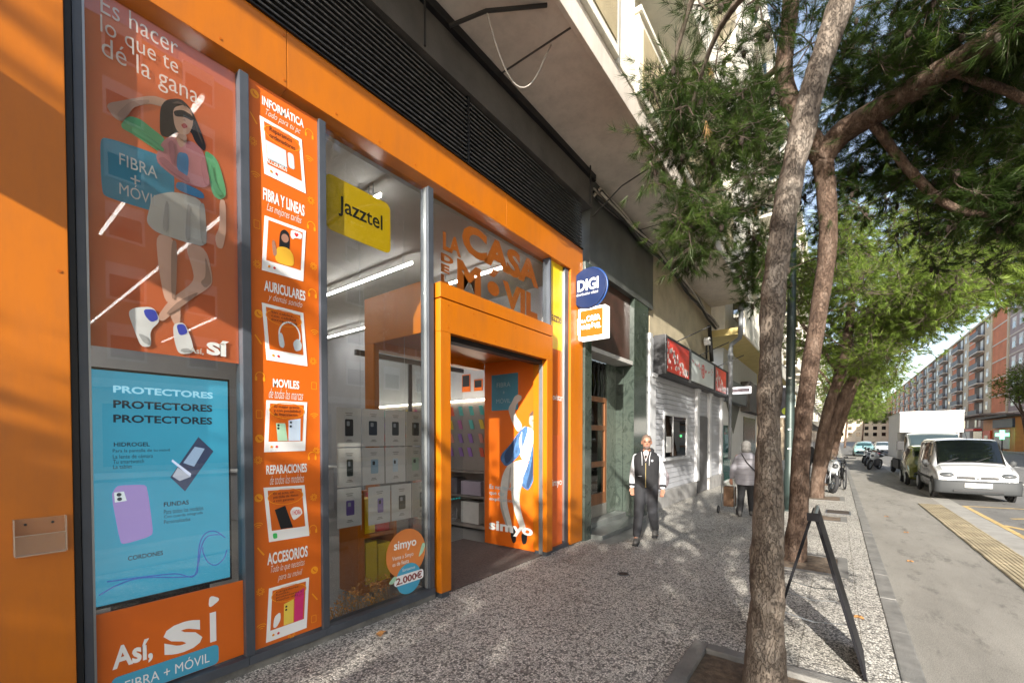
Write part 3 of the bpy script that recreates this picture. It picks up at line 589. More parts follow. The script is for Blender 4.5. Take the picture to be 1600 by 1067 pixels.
for m_, P_ in ((M('print_stone_dk', (.30, .285, .26), .5), [(.60, 1.28), (.645, .95), (.61, .93), (.57, 1.24)]), (MATS['print_stone_dk'], [(.40, 1.30), (.33, 1.12), (.43, .82), (.46, .84), (.38, 1.12)]), (MATS['print_stone_dk'], [(.78, .75), (.80, .62), (.64, .26), (.61, .27), (.74, .60)]), (M('print_denim_dk', (.018, .04, .10), .5), [(.45, 1.76), (.60, 1.58), (.72, 1.45), (.68, 1.30), (.58, 1.36), (.52, 1.55)]), (MATS['print_denim_dk'], [(.14, 1.66), (.10, 1.35), (.24, .95), (.30, .97), (.20, 1.3)]), (M('print_white_dk', (.45, .45, .46), .5), [(.36, 1.84), (.44, 1.66), (.37, 1.42), (.33, 1.45), (.38, 1.66)]), (M('print_face_dk', (.32, .17, .12), .5), [(.24, 1.93), (.19, 1.84), (.13, 1.80), (.16, 1.83), (.20, 1.89)]), (m_dkprint, [(.20, 1.965), (.175, 1.975), (.155, 1.965), (.175, 1.958)]), (m_dkprint, [(.125, 1.965), (.105, 1.975), (.085, 1.965), (.105, 1.958)]), (m_wprint, [(.165, 1.875), (.125, 1.882), (.10, 1.875), (.13, 1.855)])):
    xx -= .0002; flat(smooth_poly(P_), xx, m_, rec, 'print_shading', 'x', th=.0001)
def jt(t, y0, y1, z0, z1, m=m_wprint, off=.0): return fit_text(t, y0, y1, z0, z1, 5.2415, m, rec, off=off, plane='x')
pale2 = M('faded_print', (.30, .40, .45), .5)
jt('FIBRA', .86, .59, 2.50, 2.57, pale2); jt('+', .74, .70, 2.39, 2.44, pale2); jt('MÓVIL', .87, .585, 2.25, 2.335, pale2); jt('Es no tener', 1.01, .52, .90, .97, pale2, .01); jt('que dar', 1.01, .70, .79, .87, pale2, .01); jt('explicaciones', 1.01, .41, .70, .77, pale2, .01); jt('simyo', 1.02, .17, .20, .40, m_wprint, .035)
# sliding glass doors at the back of the recess
gd = MB().box(4.15, 5.245, 1.60, 1.608, .02, 2.79).build('glass_door', m_glass2, sf)
fit_text('universal', 4.35, 5.1, .36, .56, 1.598, film('ghost_letters', (.4, .42, .42), .65), gd, off=.02)
led = emitter('cyan_led', (.1, .95, .85), 2.2)
mb = MB()
for k in range(16): mb.box(4.20 + k * .062, 4.235 + k * .062, 1.585, 1.595, .70, .722)
mb.build('dot_line', M('cyan_dots', (.05, .62, .58), .4), gd)
MB().box(3.24, 5.25, 1.58, 1.63, 2.792, 2.86).build('door_rail', m_grey, sf)
for x in (4.12, 4.152): MB().box(x - .012, x + .012, 1.59, 1.62, .02, 2.79).build('door_stile', m_grey, gd)
# ================================================================= shop interior
m_iwall = M('interior_wall', (.40, .40, .42), .8, var=.05); m_iceil = M('interior_ceiling', (.38, .365, .35), .85, var=.06); m_ifloor = M('interior_floor', (.17, .165, .16), .35, var=.12, vs=2)
tag(MB().box(.30, 6.35, .13, 11.2, -.05, .0015).build('shop_floor', m_ifloor), kind='structure')
tag(MB().box(.30, 6.35, .16, 11.2, 4.31, 4.40).build('shop_ceiling', m_iceil), kind='structure')
tag(MB().box(.30, .42, .13, 11.2, .002, 4.31).build('shop_wall_left', m_iwall), kind='structure')
tag(MB().box(6.22, 6.34, .42, 11.2, .002, 4.31).build('shop_wall_right', m_iwall), kind='structure')
tag(MB().box(.30, 6.35, 11.1, 11.2, .002, 4.31).build('shop_wall_back', m_iwall), kind='structure')
m_led = emitter('led_white', (1, .97, .93), 13.0)
def led_tube(x, y0, y1, lab):
    e = empty('ceiling_light', (x, (y0 + y1) / 2, 4.25), lab, 'lamp', 'LED tubes on the shop ceiling')
    MB().box(x - .012, x + .012, y0, y1, 4.14, 4.165).build('tube', m_led, e); MB().box(x - .012, x + .012, y0 - .02, y1 + .02, 4.167, 4.185).build('housing', m_white, e)
    for y in (y0 + .2, y1 - .2): MB().box(x - .004, x + .004, y - .004, y + .004, 4.185, 4.31).build('hanger', m_alu, e)
led_tube(1.15, .25, 3.65, 'white LED tube crossing the upper half of the woman poster, over her face')
led_tube(1.88, 2.0, 10.6, 'longest white LED tube, crossing the legs of the woman in the poster')
led_tube(3.35, 6.7, 10.3, 'short white LED tube seen over the shoes in the woman poster')
led_tube(3.97, 1.35, 3.95, 'bright LED tube below the yellow window sticker, upper of two')
led_tube(5.63, 4.7, 7.0, 'shorter LED tube below the yellow window sticker, lower of two')
led_tube(4.86, .45, 1.8, 'LED tube behind the brown window lettering over the door')
led_tube(2.68, .28, .60, 'tiny LED lamp end above the yellow window sticker')
# video screen in the left window
sc = empty('display_screen', (.9, .2, .66), 'tall video screen showing blue advert about phone protectors', 'screen')
MB().box(.50, 1.268, .16, .24, .655, 2.135).build('bezel', m_black, sc, bevel=.006)
MB().box(.62, 1.15, .24, .30, .03, .66).build('stand', m_black, sc)
def scr(name, col, s=.55):
    if isinstance(col, str): col = lin(col)
    return emitter('scr_' + name, col, s, tuple(c * .6 for c in col))
pa = MB().box(.515, 1.254, .1585, .1595, .675, 2.118).build('panel', M('screen_blue', (.045, .28, .42), .25, var=.05, emit=.30), sc)
sd = scr('dark', (.012, .02, .03), .5); sw = scr('ghost', (.25, .50, .62), .5)
YS = .157
for t, a, m, o in (('PROTECTORES', (.627, 1.16, 1.985, 2.03), sw, .03), ('PROTECTORES', (.626, 1.155, 1.89, 1.94), sd, .03), ('PROTECTORES', (.625, 1.153, 1.80, 1.85), sd, .03), ('HIDROGEL', (.625, .80, 1.65, 1.677), sd, .02), ('Para la pantalla de tu móvil', (.62, .905, 1.608, 1.634), sd, 0), ('La lente de cámara', (.62, .815, 1.575, 1.60), sd, 0), ('Tu smartwatch', (.62, .77, 1.543, 1.568), sd, 0), ('La tablet', (.62, .71, 1.512, 1.536), sd, 0), ('FUNDAS', (.868, 1.007, 1.245, 1.275), sd, .02), ('Para todos los modelos', (.868, 1.092, 1.195, 1.225), sd, 0), ('Con cuerda integrada', (.868, 1.088, 1.162, 1.188), sd, 0), ('Personalizadas', (.868, 1.014, 1.13, 1.155), sd, 0), ('CORDONES', (.682, .86, .925, .955), sd, .02)):
    fit_text(t, *a, YS, m, pa, off=o)
for nm, P, cl in (('phone_image', [(1.068,1.712),(1.158,1.609),(0.986,1.337),(0.905,1.44)], (.03, .04, .08)), ('phone_image', [(1.046,1.643),(1.105,1.629),(1.04,1.505),(0.978,1.533)], (.22, .30, .42)), ('phone_image', [(0.947,1.504),(1.023,1.437),(0.956,1.411),(0.917,1.445)], (.30, .32, .38)), ('film_image', [(0.918,1.56),(1.023,1.456),(1.016,1.438),(0.913,1.546)], (.45, .50, .65)), ('case_image', [(0.627,1.392),(0.644,1.408),(0.766,1.403),(0.783,1.384),(0.809,1.103),(0.802,1.063),(0.664,1.034),(0.646,1.052),(0.609,1.349)], (.22, .16, .36)), ('lens_image', [(0.622,1.365),(0.668,1.368),(0.681,1.308),(0.625,1.303)], (.45, .50, .52))):
    YS -= .0006; flat(smooth_poly(P, 1 if 'case' in nm else 0), YS, scr('c%d' % int(YS * 1e5), cl, .5), pa, nm, th=.0003)
for c in ((.645, 1.350), (.647, 1.322)): flat(circ(c[0], c[1], .012, 12), YS - .0005, sd, pa, 'lens_image', th=.0002)
for P in ([(0.583,0.818),(0.759,0.803),(0.927,0.781),(1.036,0.742),(1.067,0.956),(1.107,1.028),(1.166,1.029),(1.226,0.972)], [(0.546,0.745),(0.641,0.788),(0.758,0.798),(1.018,0.741),(1.056,0.811),(1.076,0.931),(1.116,1.003),(1.206,0.999)], [(1.086, .93), (1.086,0.895), (1.114,0.82), (1.163,0.785), (1.214,0.821), (1.235, .88)]):
    MB().tube(catmull([(p[0], .158, p[1]) for p in P], 5), .0042, 5).build('cord_image', scr('cord', (.035, .09, .28), .5), pa, smooth=True)
# twelve pocket sheets with phone offers hanging in the window
m_sheet = M('sheet_paper', (.50, .48, .46), .6, var=.05); m_sheet2 = M('sheet_paper_lit', (.62, .60, .58), .6, var=.05)
phc = [(.02, .02, .025), (.03, .04, .06), (.04, .045, .05), (.03, .03, .03), (.02, .03, .03), (.22, .33, .42), (.40, .48, .56), (.35, .50, .38), (.10, .06, .22), (.20, .14, .36), (.03, .03, .03), (.05, .05, .05)]
rows = ['top', 'middle', 'bottom']; cols = ['first from the left', 'second from the left', 'third from the left', 'rightmost']
random.seed(9)
for r in range(3):
    for c in range(4):
        x0 = 2.315 + c * .285; z1 = 2.01 - r * .405; y = .50
        if r == 2 and c > 0: y = .40
        e = empty('offer_sheet', (x0 + .14, y, z1 - .39), 'grey phone offer sheet, %s in the %s row of the window display' % (cols[c], rows[r]), 'poster', 'phone offer sheets hanging in the shop window')
        MB().box(x0, x0 + .272, y, y + .004, z1 - .392, z1).build('sheet', m_sheet, e)
        k = r * 4 + c; cx = x0 + .136 + random.uniform(-.01, .01); cz = z1 - .20; w = random.choice((.035, .045, .05)); h = random.choice((.075, .085))
        ph = MB().prism(rrect(cx - w, cx + w, cz - h, cz + h, .012), y - .003, y - .001).build('phone_picture', M('phone_pic_%d' % k, phc[k], .3), e)
        MB().prism(rrect(cx - w * .6, cx + w * .1, cz + h * .2, cz + h * .75, .008), y - .0045, y - .0032).build('lens_picture', m_dkprint if k in (5, 6, 7, 9) else M('pale_lens', (.25, .27, .30), .3), ph)
        mb = MB()
        for q, (zz, ww) in enumerate(((z1 - .055, .08), (z1 - .075, .06), (z1 - .325, .05), (z1 - .34, .07))): mb.box(x0 + .136 - ww / 2, x0 + .136 + ww / 2, y - .0025, y - .001, zz - .004, zz + .004)
        mb.build('text_lines', M('grey_print', (.22, .20, .19), .6), e)
for x in (2.585 - .0, 3.155): tag(MB().tube([(x + .009, .52, .75), (x + .009, .52, 4.31)], .002, 5).build('display_wire', m_alu), 'thin steel wire carrying the offer sheets, %s one' % ('left' if x < 2.7 else 'right'), 'wire', 'steel wires carrying the offer sheets')
# orange counter stand with yellow boxes in the window
cs = empty('product_stand', (2.95, .8, 0), 'orange product stand with yellow and red boxes behind the round stickers', 'stand')
MB().box(2.62, 2.70, .62, .98, .03, 1.1).box(3.08, 3.12, .62, .98, .03, 1.1).box(2.70, 3.08, .93, .98, .03, 1.1).box(2.70, 3.08, .62, .93, .03, .10).box(2.70, 3.08, .62, .93, .62, .66).build('carcass', m_or, cs)
for k, (x, z, w, h, m) in enumerate(((2.74, .102, .14, .46, m_yprint), (2.90, .102, .16, .42, m_yprint), (2.73, .662, .13, .38, m_yprint), (2.89, .662, .16, .42, m_red))):
    MB().box(x, x + w, .66, .88, z, z + h).build('box', m, cs, bevel=.004)
# dried flowers on the window floor
m_dry = M('dried_stems', (.30, .17, .05), .9, var=.5, vs=30); m_dry2 = M('dried_petals', (.55, .24, .04), .9, var=.5, vs=30)
random.seed(21)
df = empty('dried_flowers', (2.25, .16, .002), 'dried orange flowers and grasses lying along the bottom of the window', 'plant')
sm = MB(); pm = MB()
for k in range(150):
    x = 1.97 + .75 * random.random() ** 1.2; y = random.uniform(.08, .30); h = random.uniform(.05, .30) * (1.1 - abs(x - 2.45))
    tx, ty = x + random.uniform(-.10, .10), y + random.uniform(-.04, .04)
    sm.tube([(x, y, .0), ((x + tx) / 2 + random.uniform(-.02, .02), (y + ty) / 2, .02 + h * .6), (tx, ty, .02 + h)], .0018, 4, False)
    for q in range(5):
        a = Vector((random.gauss(0, 1), random.gauss(0, 1), random.gauss(0, 1))).normalized(); b = a.orthogonal().normalized(); s = random.uniform(.008, .018); p = Vector((tx, ty, .03 + h)) + a * .012
        pm.add([p, p + a * s + b * s * .5, p + a * s * 1.6, p + a * s - b * s * .5], [(0, 1, 2, 3)])
sm.build('stems', m_dry, df, local=False, fix=False); pm.build('petals', m_dry2, df, fix=False)
# accessory shelf on the right wall, seen through the doorway
sh = empty('accessory_shelf', (6.1, 3.2, 0), 'wall shelf of colourful phone cases under a light strip inside the shop', 'shelf')
m_shelf = M('shelf_taupe', (.22, .19, .17), .6, var=.1)
MB().box(6.0, 6.21, 1.66, 5.4, 1.10, 2.40).build('upper_panel', m_shelf, sh)
MB().box(5.88, 6.21, 1.66, 5.4, .04, .10).box(5.88, 6.21, 1.66, 5.4, .60, .63).box(5.88, 6.21, 1.66, 5.4, 1.06, 1.09).box(6.17, 6.21, 1.66, 5.4, .10, 1.06).build('cupboard', m_shelf, sh)
for y in (1.66, 2.9, 4.1, 5.36): MB().box(5.885, 6.16, y, y + .03, .102, 1.058).build('divider', m_shelf, sh)
MB().box(5.96, 6.0, 1.70, 5.4, 2.405, 2.43).build('light_strip', emitter('strip_led', (1, .9, .72), 6.), sh)
cc = [(.60, .10, .05), (.55, .50, .45), (.10, .42, .38), (.45, .12, .30), (.62, .45, .05), (.62, .25, .20), (.30, .16, .45), (.65, .62, .60)]
random.seed(3)
for r in range(4):
    for k in range(13):
        y = 1.78 + k * .26 + random.uniform(-.02, .02); z = 2.14 - r * .26
        col = cc[(r * 2 + random.randint(0, 2) + k // 4) % 8]
        MB().add([(5.985, y, z), (5.985, y + .085, z), (5.955, y + .11, z + .17), (5.955, y + .025, z + .17), (5.998, y, z), (5.998, y + .085, z), (5.968, y + .11, z + .17), (5.968, y + .025, z + .17)], [(0, 1, 2, 3), (7, 6, 5, 4), (0, 4, 5, 1), (1, 5, 6, 2), (2, 6, 7, 3), (3, 7, 4, 0)]).build('phone_case', M('case_%d' % cc.index(col), col, .4), sh)
for k, (y, z, w, h, col) in enumerate(((1.8, .64, .5, .26, (.35, .30, .36)), (2.4, .64, .35, .3, (.12, .11, .12)), (1.85, .11, .45, .4, (.55, .53, .50)), (3.0, .64, .6, .28, (.5, .12, .1)), (3.1, .11, .5, .4, (.2, .3, .4)))):
    MB().box(5.92, 6.15, y, y + w, z, z + h).build('box', M('shelfbox_%d' % k, col, .5), sh, bevel=.005)
for k, (y, z, h, lab) in enumerate(((2.32, 2.62, .34, 'larger black and orange flyer on the wall over the accessory shelf'), (2.0, 2.62, .22, 'smaller black and orange flyer on the wall over the accessory shelf'))):
    e = empty('flyer', (6.21, y, z), lab, 'flyer', 'flyers on the shop wall'); MB().box(6.205, 6.218, y, y + .22, z, z + h).build('sheet', m_or2, e); MB().box(6.202, 6.2045, y + .02, y + .20, z + h * .3, z + h - .02).build('print', m_dkprint, e)
ct = empty('shop_counter', (5.2, 6.5, 0), 'grey sales counter at the back of the shop', 'counter')
MB().box(3.6, 5.6, 6.2, 6.9, .002, 1.0).build('body', m_iwall, ct, bevel=.01); MB().box(3.55, 5.65, 6.15, 6.95, 1.002, 1.05).build('top', m_white, ct, bevel=.006)
# leaflet holder on the orange pillar
lh = empty('leaflet_holder', (.29, -.09, 1.1), 'clear plastic leaflet holder screwed to the orange pillar', 'holder')
m_acr = film('clear_acrylic', (.5, .36, .25), .80, .1); m_acre = film('acrylic_edge', (.55, .45, .36), .45, .2)
MB().box(.198, .382, -.078, -.0725, 1.10, 1.285).build('back', m_acr, lh)
MB().box(.20, .38, -.112, -.108, 1.10, 1.20).build('front', m_acr, lh)
MB().box(.195, .20, -.112, -.073, 1.10, 1.287).box(.38, .385, -.112, -.073, 1.10, 1.287).box(.20, .38, -.112, -.073, 1.094, 1.0995).box(.20, .38, -.112, -.105, 1.2, 1.2035).build('edges', m_acre, lh)
for x in (.238, .335): MB().disc((x, -.0795, 1.255), .006, .002).build('screw', m_black, lh)
# blade signs
m_digi = M('deep_blue', (.003, .014, .065), .4, var=.1, spec=.25)
dg = empty('round_blade_sign', (6.15, -.3, 3.7), 'round blue sign with white letters projecting over the shop end', 'sign')
MB().disc((6.15, -.275, 4.06), .31, .045, 'x', 40).build('disc', m_digi, dg, bevel=.008); MB().torus((6.15, -.275, 4.06), .31, .018, 'x', 40, 6).build('rim', M('blue_rim', (.01, .05, .2), .35), dg, smooth=True)
MB().box(6.13, 6.17, -.10, .05, 4.0, 4.2).build('bracket', m_digi, dg)
fit_text('DIGI', -.10, -.46, 4.02, 4.20, 6.103, m_wprint, dg, off=.025, plane='x'); fit_text('distribuidor oficial', -.08, -.45, 3.955, 3.995, 6.103, m_wprint, dg, plane='x')
bx = empty('lit_box_sign', (6.2, -.3, 3.3), 'small lit box sign in a white frame with white letters on orange', 'sign')
MB().box(6.14, 6.30, -.56, -.09, 3.27, 3.76).build('case', emitter('white_glow', (1, .95, .86), .6), bx, bevel=.012)
MB().box(6.133, 6.1385, -.52, -.13, 3.31, 3.72).build('face', M('lit_orange', (.38, .062, .002), .5, var=.15, vs=4, emit=.6, spec=.2), bx)
lw = emitter('lit_white', (1, .97, .9), 1.2)
fit_text('LA', -.16, -.23, 3.53, 3.58, 6.131, lw, bx, off=.03, plane='x'); fit_text('CASA', -.24, -.48, 3.54, 3.63, 6.131, lw, bx, off=.04, plane='x'); fit_text('DEL', -.16, -.23, 3.43, 3.49, 6.131, lw, bx, off=.03, plane='x'); fit_text('MÓVIL', -.24, -.49, 3.42, 3.52, 6.131, lw, bx, off=.04, plane='x')
MB().box(6.16, 6.28, -.088, .02, 3.36, 3.62).build('mount', m_white, bx, bevel=.006)
MB().tube([(6.2, -.09, 3.62), (6.19, -.06, 3.8), (6.16, -.05, 4.0)], .006, 6).build('cable', m_cable2, bx)
# unseen box shaped like a sign, added to cast the orange pillar's shadow band
ns = empty('shadow_band_box', (-1.5, -.6, 3.6), 'unseen sign-like box added before the orange pillar to cast its shadow band', 'sign')
MB().box(-1.56, -1.44, -1.02, -.14, 3.62, 4.19).build('case', m_white, ns, bevel=.01); MB().box(-1.52, -1.48, -.14, -.071, 3.8, 4.0).build('bracket', m_black, ns)
# ================================================================= marble portal
def marble_mat(name, c0, c1, c2, rough=.22):
    m, nt, b = newmat(name); L = nt.links.new; p = pos(nt)
    n = sk(nt, 'ShaderNodeTexNoise', Scale=2.4, Detail=9.0, Roughness=.68, Distortion=1.6); L(p, n.inputs['Vector'])
    L(ramp(nt, n.outputs[0], [(.28, c0), (.5, c1), (.62, c0), (.78, c2)]), b.inputs['Base Color']); b.inputs['Roughness'].default_value = rough; MATS[name] = m; return m
m_marb = marble_mat('green_marble', (.022, .030, .025), (.05, .064, .054), (.14, .165, .14), .12)
m_marb2 = marble_mat('pale_green_marble', (.05, .064, .052), (.10, .122, .10), (.21, .24, .20), .14)
m_wood = M('varnished_wood', (.19, .075, .028), .35, var=.35, vs=4, bump=.08, bs=60, stretch=(1, 1, .12))
m_brown = M('brown_marble', (.055, .025, .018), .4, var=.4, vs=3)
pt = empty('marble_portal', (7.7, 0, 0), 'green marble residential entrance with a glazed wooden door', 'entrance')
MB().box(6.345, 6.58, -.11, .36, 0, 4.598).build('marble_pier', m_marb, pt, bevel=.006)
MB().box(8.62, 9.45, -.05, .36, 0, 4.598).build('marble_pier', m_marb, pt, bevel=.006)
MB().box(6.582, 8.618, .05, .36, 3.30, 4.598).build('overdoor_panel', m_brown, pt)
MB().box(6.582, 8.618, -.02, .36, 3.22, 3.298).build('overdoor_soffit', M('grey_plaster', (.4, .39, .37), .8), pt)
MB().box(8.14, 8.618, .33, .42, .17, 3.218).build('marble_wall', m_marb2, pt)
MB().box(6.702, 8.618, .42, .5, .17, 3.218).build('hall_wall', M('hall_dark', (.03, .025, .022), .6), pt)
MB().box(6.582, 8.618, -.32, .10, .002, .075).build('step', m_alu if 0 else M('grey_step_stone', (.13, .14, .135), .28, var=.3, vs=2.5), pt, bevel=.008)
MB().box(6.582, 8.618, .10, .42, .002, .165).build('step', MATS['grey_step_stone'], pt, bevel=.008)
dr = MB().box(7.05, 7.14, .33, .40, .17, 2.52).box(8.04, 8.13, .33, .40, .17, 2.52).box(7.14, 8.04, .33, .40, 2.42, 2.52).box(7.14, 8.04, .33, .40, 1.86, 1.96).box(7.14, 8.04, .33, .40, 1.14, 1.25).box(7.14, 8.04, .33, .40, .40, .62).build('door', m_wood, pt, bevel=.006)
MB().box(7.05, 8.13, .325, .41, .17, .398).build('kick_plate', M('steel_kick', (.40, .38, .35), .35, .7), dr, bevel=.004)
for a, b in ((.62, 1.14), (1.25, 1.86), (1.96, 2.42)): MB().box(7.14, 8.04, .36, .366, a, b).build('pane', glassmat('door_pane', (.35, .33, .30), 1.2), dr)
MB().tube([(7.20, .30, 1.30), (7.20, .27, 1.32), (7.20, .27, 1.80), (7.20, .30, 1.82)], .014, 8).build('pull_handle', M('brass', (.55, .38, .14), .3, .9), dr)
MB().box(6.582, 7.05, .34, .40, .17, 3.218).build('side_light_frame', m_wood, pt, bevel=.006)
MB().box(7.05, 8.13, .36, .366, 2.522, 3.218).build('fanlight', glassmat('door_pane', (.35, .33, .30), 1.2), pt)
for k in range(5): MB().tube([(7.2 + k * .18, .34, 2.54), (7.26 + k * .18, .33, 2.75), (7.18 + k * .18, .33, 2.95), (7.26 + k * .18, .34, 3.2)], .012, 6).build('wrought_bar', m_black, pt)
MB().box(8.585, 8.618, .18, .33, .17, 3.2).build('door_stop', m_marb, pt)
# ================================================================= grey clad shop
gs = empty('grey_clad_shop', (13.4, 0, 0), 'closed shop clad in light grey horizontal boards with a small window', 'shopfront')
m_clad = M('grey_board', (.36, .37, .40), .5, var=.10, vs=2, bump=.05, dirt=.18); m_clad2 = M('pale_grey_trim', (.50, .51, .53), .5, var=.10, dirt=.15); m_base = M('grey_plinth', (.27, .265, .26), .7, var=.2, vs=3, bump=.2)
MB().box(9.62, 17.55, .03, .30, 0, 4.05).build('backing', m_clad, gs)
random.seed(8)
# openings: window 10.75-12.65 x 1.27-2.28, door 13.75-15.2 x 0-2.38
def boards(x0, x1, z0, z1):
    z = z0; k0 = None; n = int(round((z1 - z0) / .125)); h = (z1 - z0) / n
    for k in range(n):
        if k0 is None:
            k0 = MB().hexa([(0, .029, .004), (0, .0, .004), (0, .012, h - .003), (0, .029, h - .003)], [(x1 - x0, .029, .004), (x1 - x0, .0, .004), (x1 - x0, .012, h - .003), (x1 - x0, .029, h - .003)]).build('board', m_clad, gs, local=True); c = k0
        else: c = k0.copy(); C.objects.link(c)
        c.location = (x0 - 13.4, random.uniform(-.002, .002), z0 + k * h)
boards(10.05, 10.72, .42, 3.17); boards(10.72, 12.70, .42, 1.22); boards(10.72, 12.70, 2.33, 3.17); boards(12.70, 13.60, .42, 3.17); boards(13.9, 15.1, 2.42, 3.17); boards(15.45, 17.0, .42, 3.17)
MB().box(9.62, 13.70, -.05, .028, 0, .415).build('plinth', m_base, gs, bevel=.01); MB().box(15.3, 17.5, -.05, .028, 0, .415).build('plinth', m_base, gs, bevel=.01)
for x in (9.66, 13.62, 15.2, 17.02):
    p = MB().box(x, x + .26, -.07, .028, .0 if x in (9.66,) else .417, 3.1).build('pilaster', m_clad2, gs, bevel=.008)
    MB().box(x - .04, x + .30, -.10, .026, 3.1, 3.19).box(x - .02, x + .28, -.085, .026, 2.92, 2.96).build('capital', m_clad2, p, bevel=.006)
MB().box(9.46, 9.62, -.09, .3, 0, 4.05).build('end_trim', m_clad2, gs, bevel=.01)
wf = MB().box(10.66, 10.75, -.02, .03, 1.22, 2.36).box(12.65, 12.74, -.02, .03, 1.22, 2.36).box(10.75, 12.65, -.02, .03, 2.28, 2.36).box(10.6, 12.8, -.08, .03, 1.15, 1.22).build('window_frame', m_clad2, gs, bevel=.006)
MB().box(10.76, 12.64, .0, .012, 1.24, 2.27).build('pane', glassmat('shop2_pane', (.30, .32, .33), 1.3), wf)
MB().box(10.76, 12.64, .012, .026, 1.23, 2.275).build('window_recess', M('window_dark', (.03, .032, .035), .6), wf)
for x in (11.4,): MB().box(x, x + .05, -.015, -.001, 1.24, 2.27).build('mullion', m_clad2, wf)
MB().box(10.9, 11.3, -.006, -.001, 1.35, 1.75).build('paper_notice', m_wprint, wf)
dd = MB().box(13.92, 15.1, -.01, .028, .02, 2.40).build('door', M('door_anthracite', (.075, .075, .08), .5, var=.2), gs)
for k in range(7): MB().box(13.94 + k * .165, 13.94 + k * .165 + .15, -.024, -.0105, .04, 2.38).build('plank', MATS['door_anthracite'], dd, bevel=.003)
MB().tube([(14.98, -.03, 1.05), (14.98, -.075, 1.06), (14.98, -.075, 1.25), (14.98, -.03, 1.26)], .011, 6).build('handle', m_alu, dd)
fa = MB().box(10.0, 17.2, -.24, .02, 3.19, 4.10).build('fascia_box', M('fascia_black', (.03, .03, .033), .5, var=.3, bump=.4, bs=80), gs, bevel=.01)
m_fred = M('fascia_red', (.62, .045, .025), .35, var=.15, vs=1.2); m_fpale = M('fascia_pale', (.58, .62, .62), .35, var=.06)
random.seed(5)
for x0, x1, m, kk in ((10.05, 11.95, m_fred, 0), (12.2, 14.8, m_fpale, 1), (15.1, 16.7, m_fred, 0)):
    p = MB().box(x0, x1, -.256, -.243, 3.27, 4.02).build('sign_panel', m, fa)
    mb = MB()
    for q in range(70 if kk == 0 else 22):
        u = random.random(); v = random.random() * (1 - u * .85 if kk == 0 else 1); r = random.uniform(.025, .045)
        if kk: v = .5 + .45 * abs(u - .5) * 2 * random.random() + .1 * random.random(); r = .03
        mb.prism(circ(x0 + .08 + u * (x1 - x0 - .16), 3.33 + v * .62 * (1 if kk else 1), r, 8, 1.5 if kk == 0 else 1), -.2575, -.2565)
    mb.build('dots', m_wprint if kk == 0 else m_red, p)
    if kk:
        MB().disc((13.45, -.258, 3.66), .20, .001, r2=.165, n=30).box(13.42, 13.48, -.259, -.257, 3.5, 3.82).disc((13.45, -.2582, 3.66), .10, .001, r2=.075).build('emblem', m_red, p)
for x in (10.0, 12.07, 14.95, 17.1): MB().box(x, x + .1, -.262, -.242, 3.2, 4.09).build('fascia_post', M('fascia_black'.replace('black', 'grey'), (.10, .10, .105), .4, .4), fa)
for x in (11.0, 13.2, 15.6): MB().tube([(x, -.2, 4.10), (x + .2, -.95, 4.42)], .014, 6).build('stay_rod', m_black, fa)
# ================================================================= shops further on
fs = empty('striped_corner_shop', (21, 0, 0), 'further shop with pale panels, dark triangle and turquoise glass door', 'shopfront')
MB().box(17.6, 26, .02, .4, 0, 5.6).build('wall', M('pale_panel', (.55, .56, .56), .5, var=.06), fs)
MB().prism([(18.2, 3.1), (21.0, 3.1), (19.6, 1.9)], .0, .015).build('triangle', M('dark_olive', (.06, .06, .045), .5), fs)
MB().box(17.6, 21.2, -.25, .018, 3.1, 3.9).build('fascia', M('slate_fascia', (.10, .11, .12), .4, var=.15), fs, bevel=.01)
MB().box(21.2, 26, -.35, .018, 2.9, 4.2).build('fascia', m_dark, fs, bevel=.01)
MB().box(17.7, 18.9, -.005, .015, .1, 2.2).build('glass_door', glassmat('turquoise_glass', (.35, .75, .70), 1.2), fs)
MB().box(22, 25.5, -.005, .015, .1, 2.7).build('shop_window', M('dim_window', (.03, .03, .028), .2), fs)
yb_ = empty('yellow_block', (22, -.5, 5.6), 'yellow soffit block with ribbed balcony beyond the grey shop', 'building')
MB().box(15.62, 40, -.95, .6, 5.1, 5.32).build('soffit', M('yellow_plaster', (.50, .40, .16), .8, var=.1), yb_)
MB().box(15.62, 40, -1.0, -.952, 5.05, 5.7).build('slab_edge', m_cream, yb_)
for k in range(44): MB().box(15.7 + k * .28, 15.7 + k * .28 + .22, -.99, -.955, 5.702, 6.7).build('baluster_board', m_cream, yb_)
MB().box(15.62, 40, -.4, .6, 5.322, 23).build('wall', m_cream, yb_)
for fl in range(5):
    for k in range(7):
        w = MB().box(17 + k * 3.2, 18.3 + k * 3.2, -.42, -.402, 6.0 + fl * 3.1, 8.0 + fl * 3.1).build('window', glassmat('dark_pane', (.25, .28, .3), 1.0), yb_)
        MB().box(16.6 + k * 3.2, 18.7 + k * 3.2, -1.1, -.403, 5.72 + fl * 3.1 + (.99 if fl == 0 else 0), 5.85 + fl * 3.1 + (.99 if fl == 0 else 0)).build('balcony', m_cream, w)
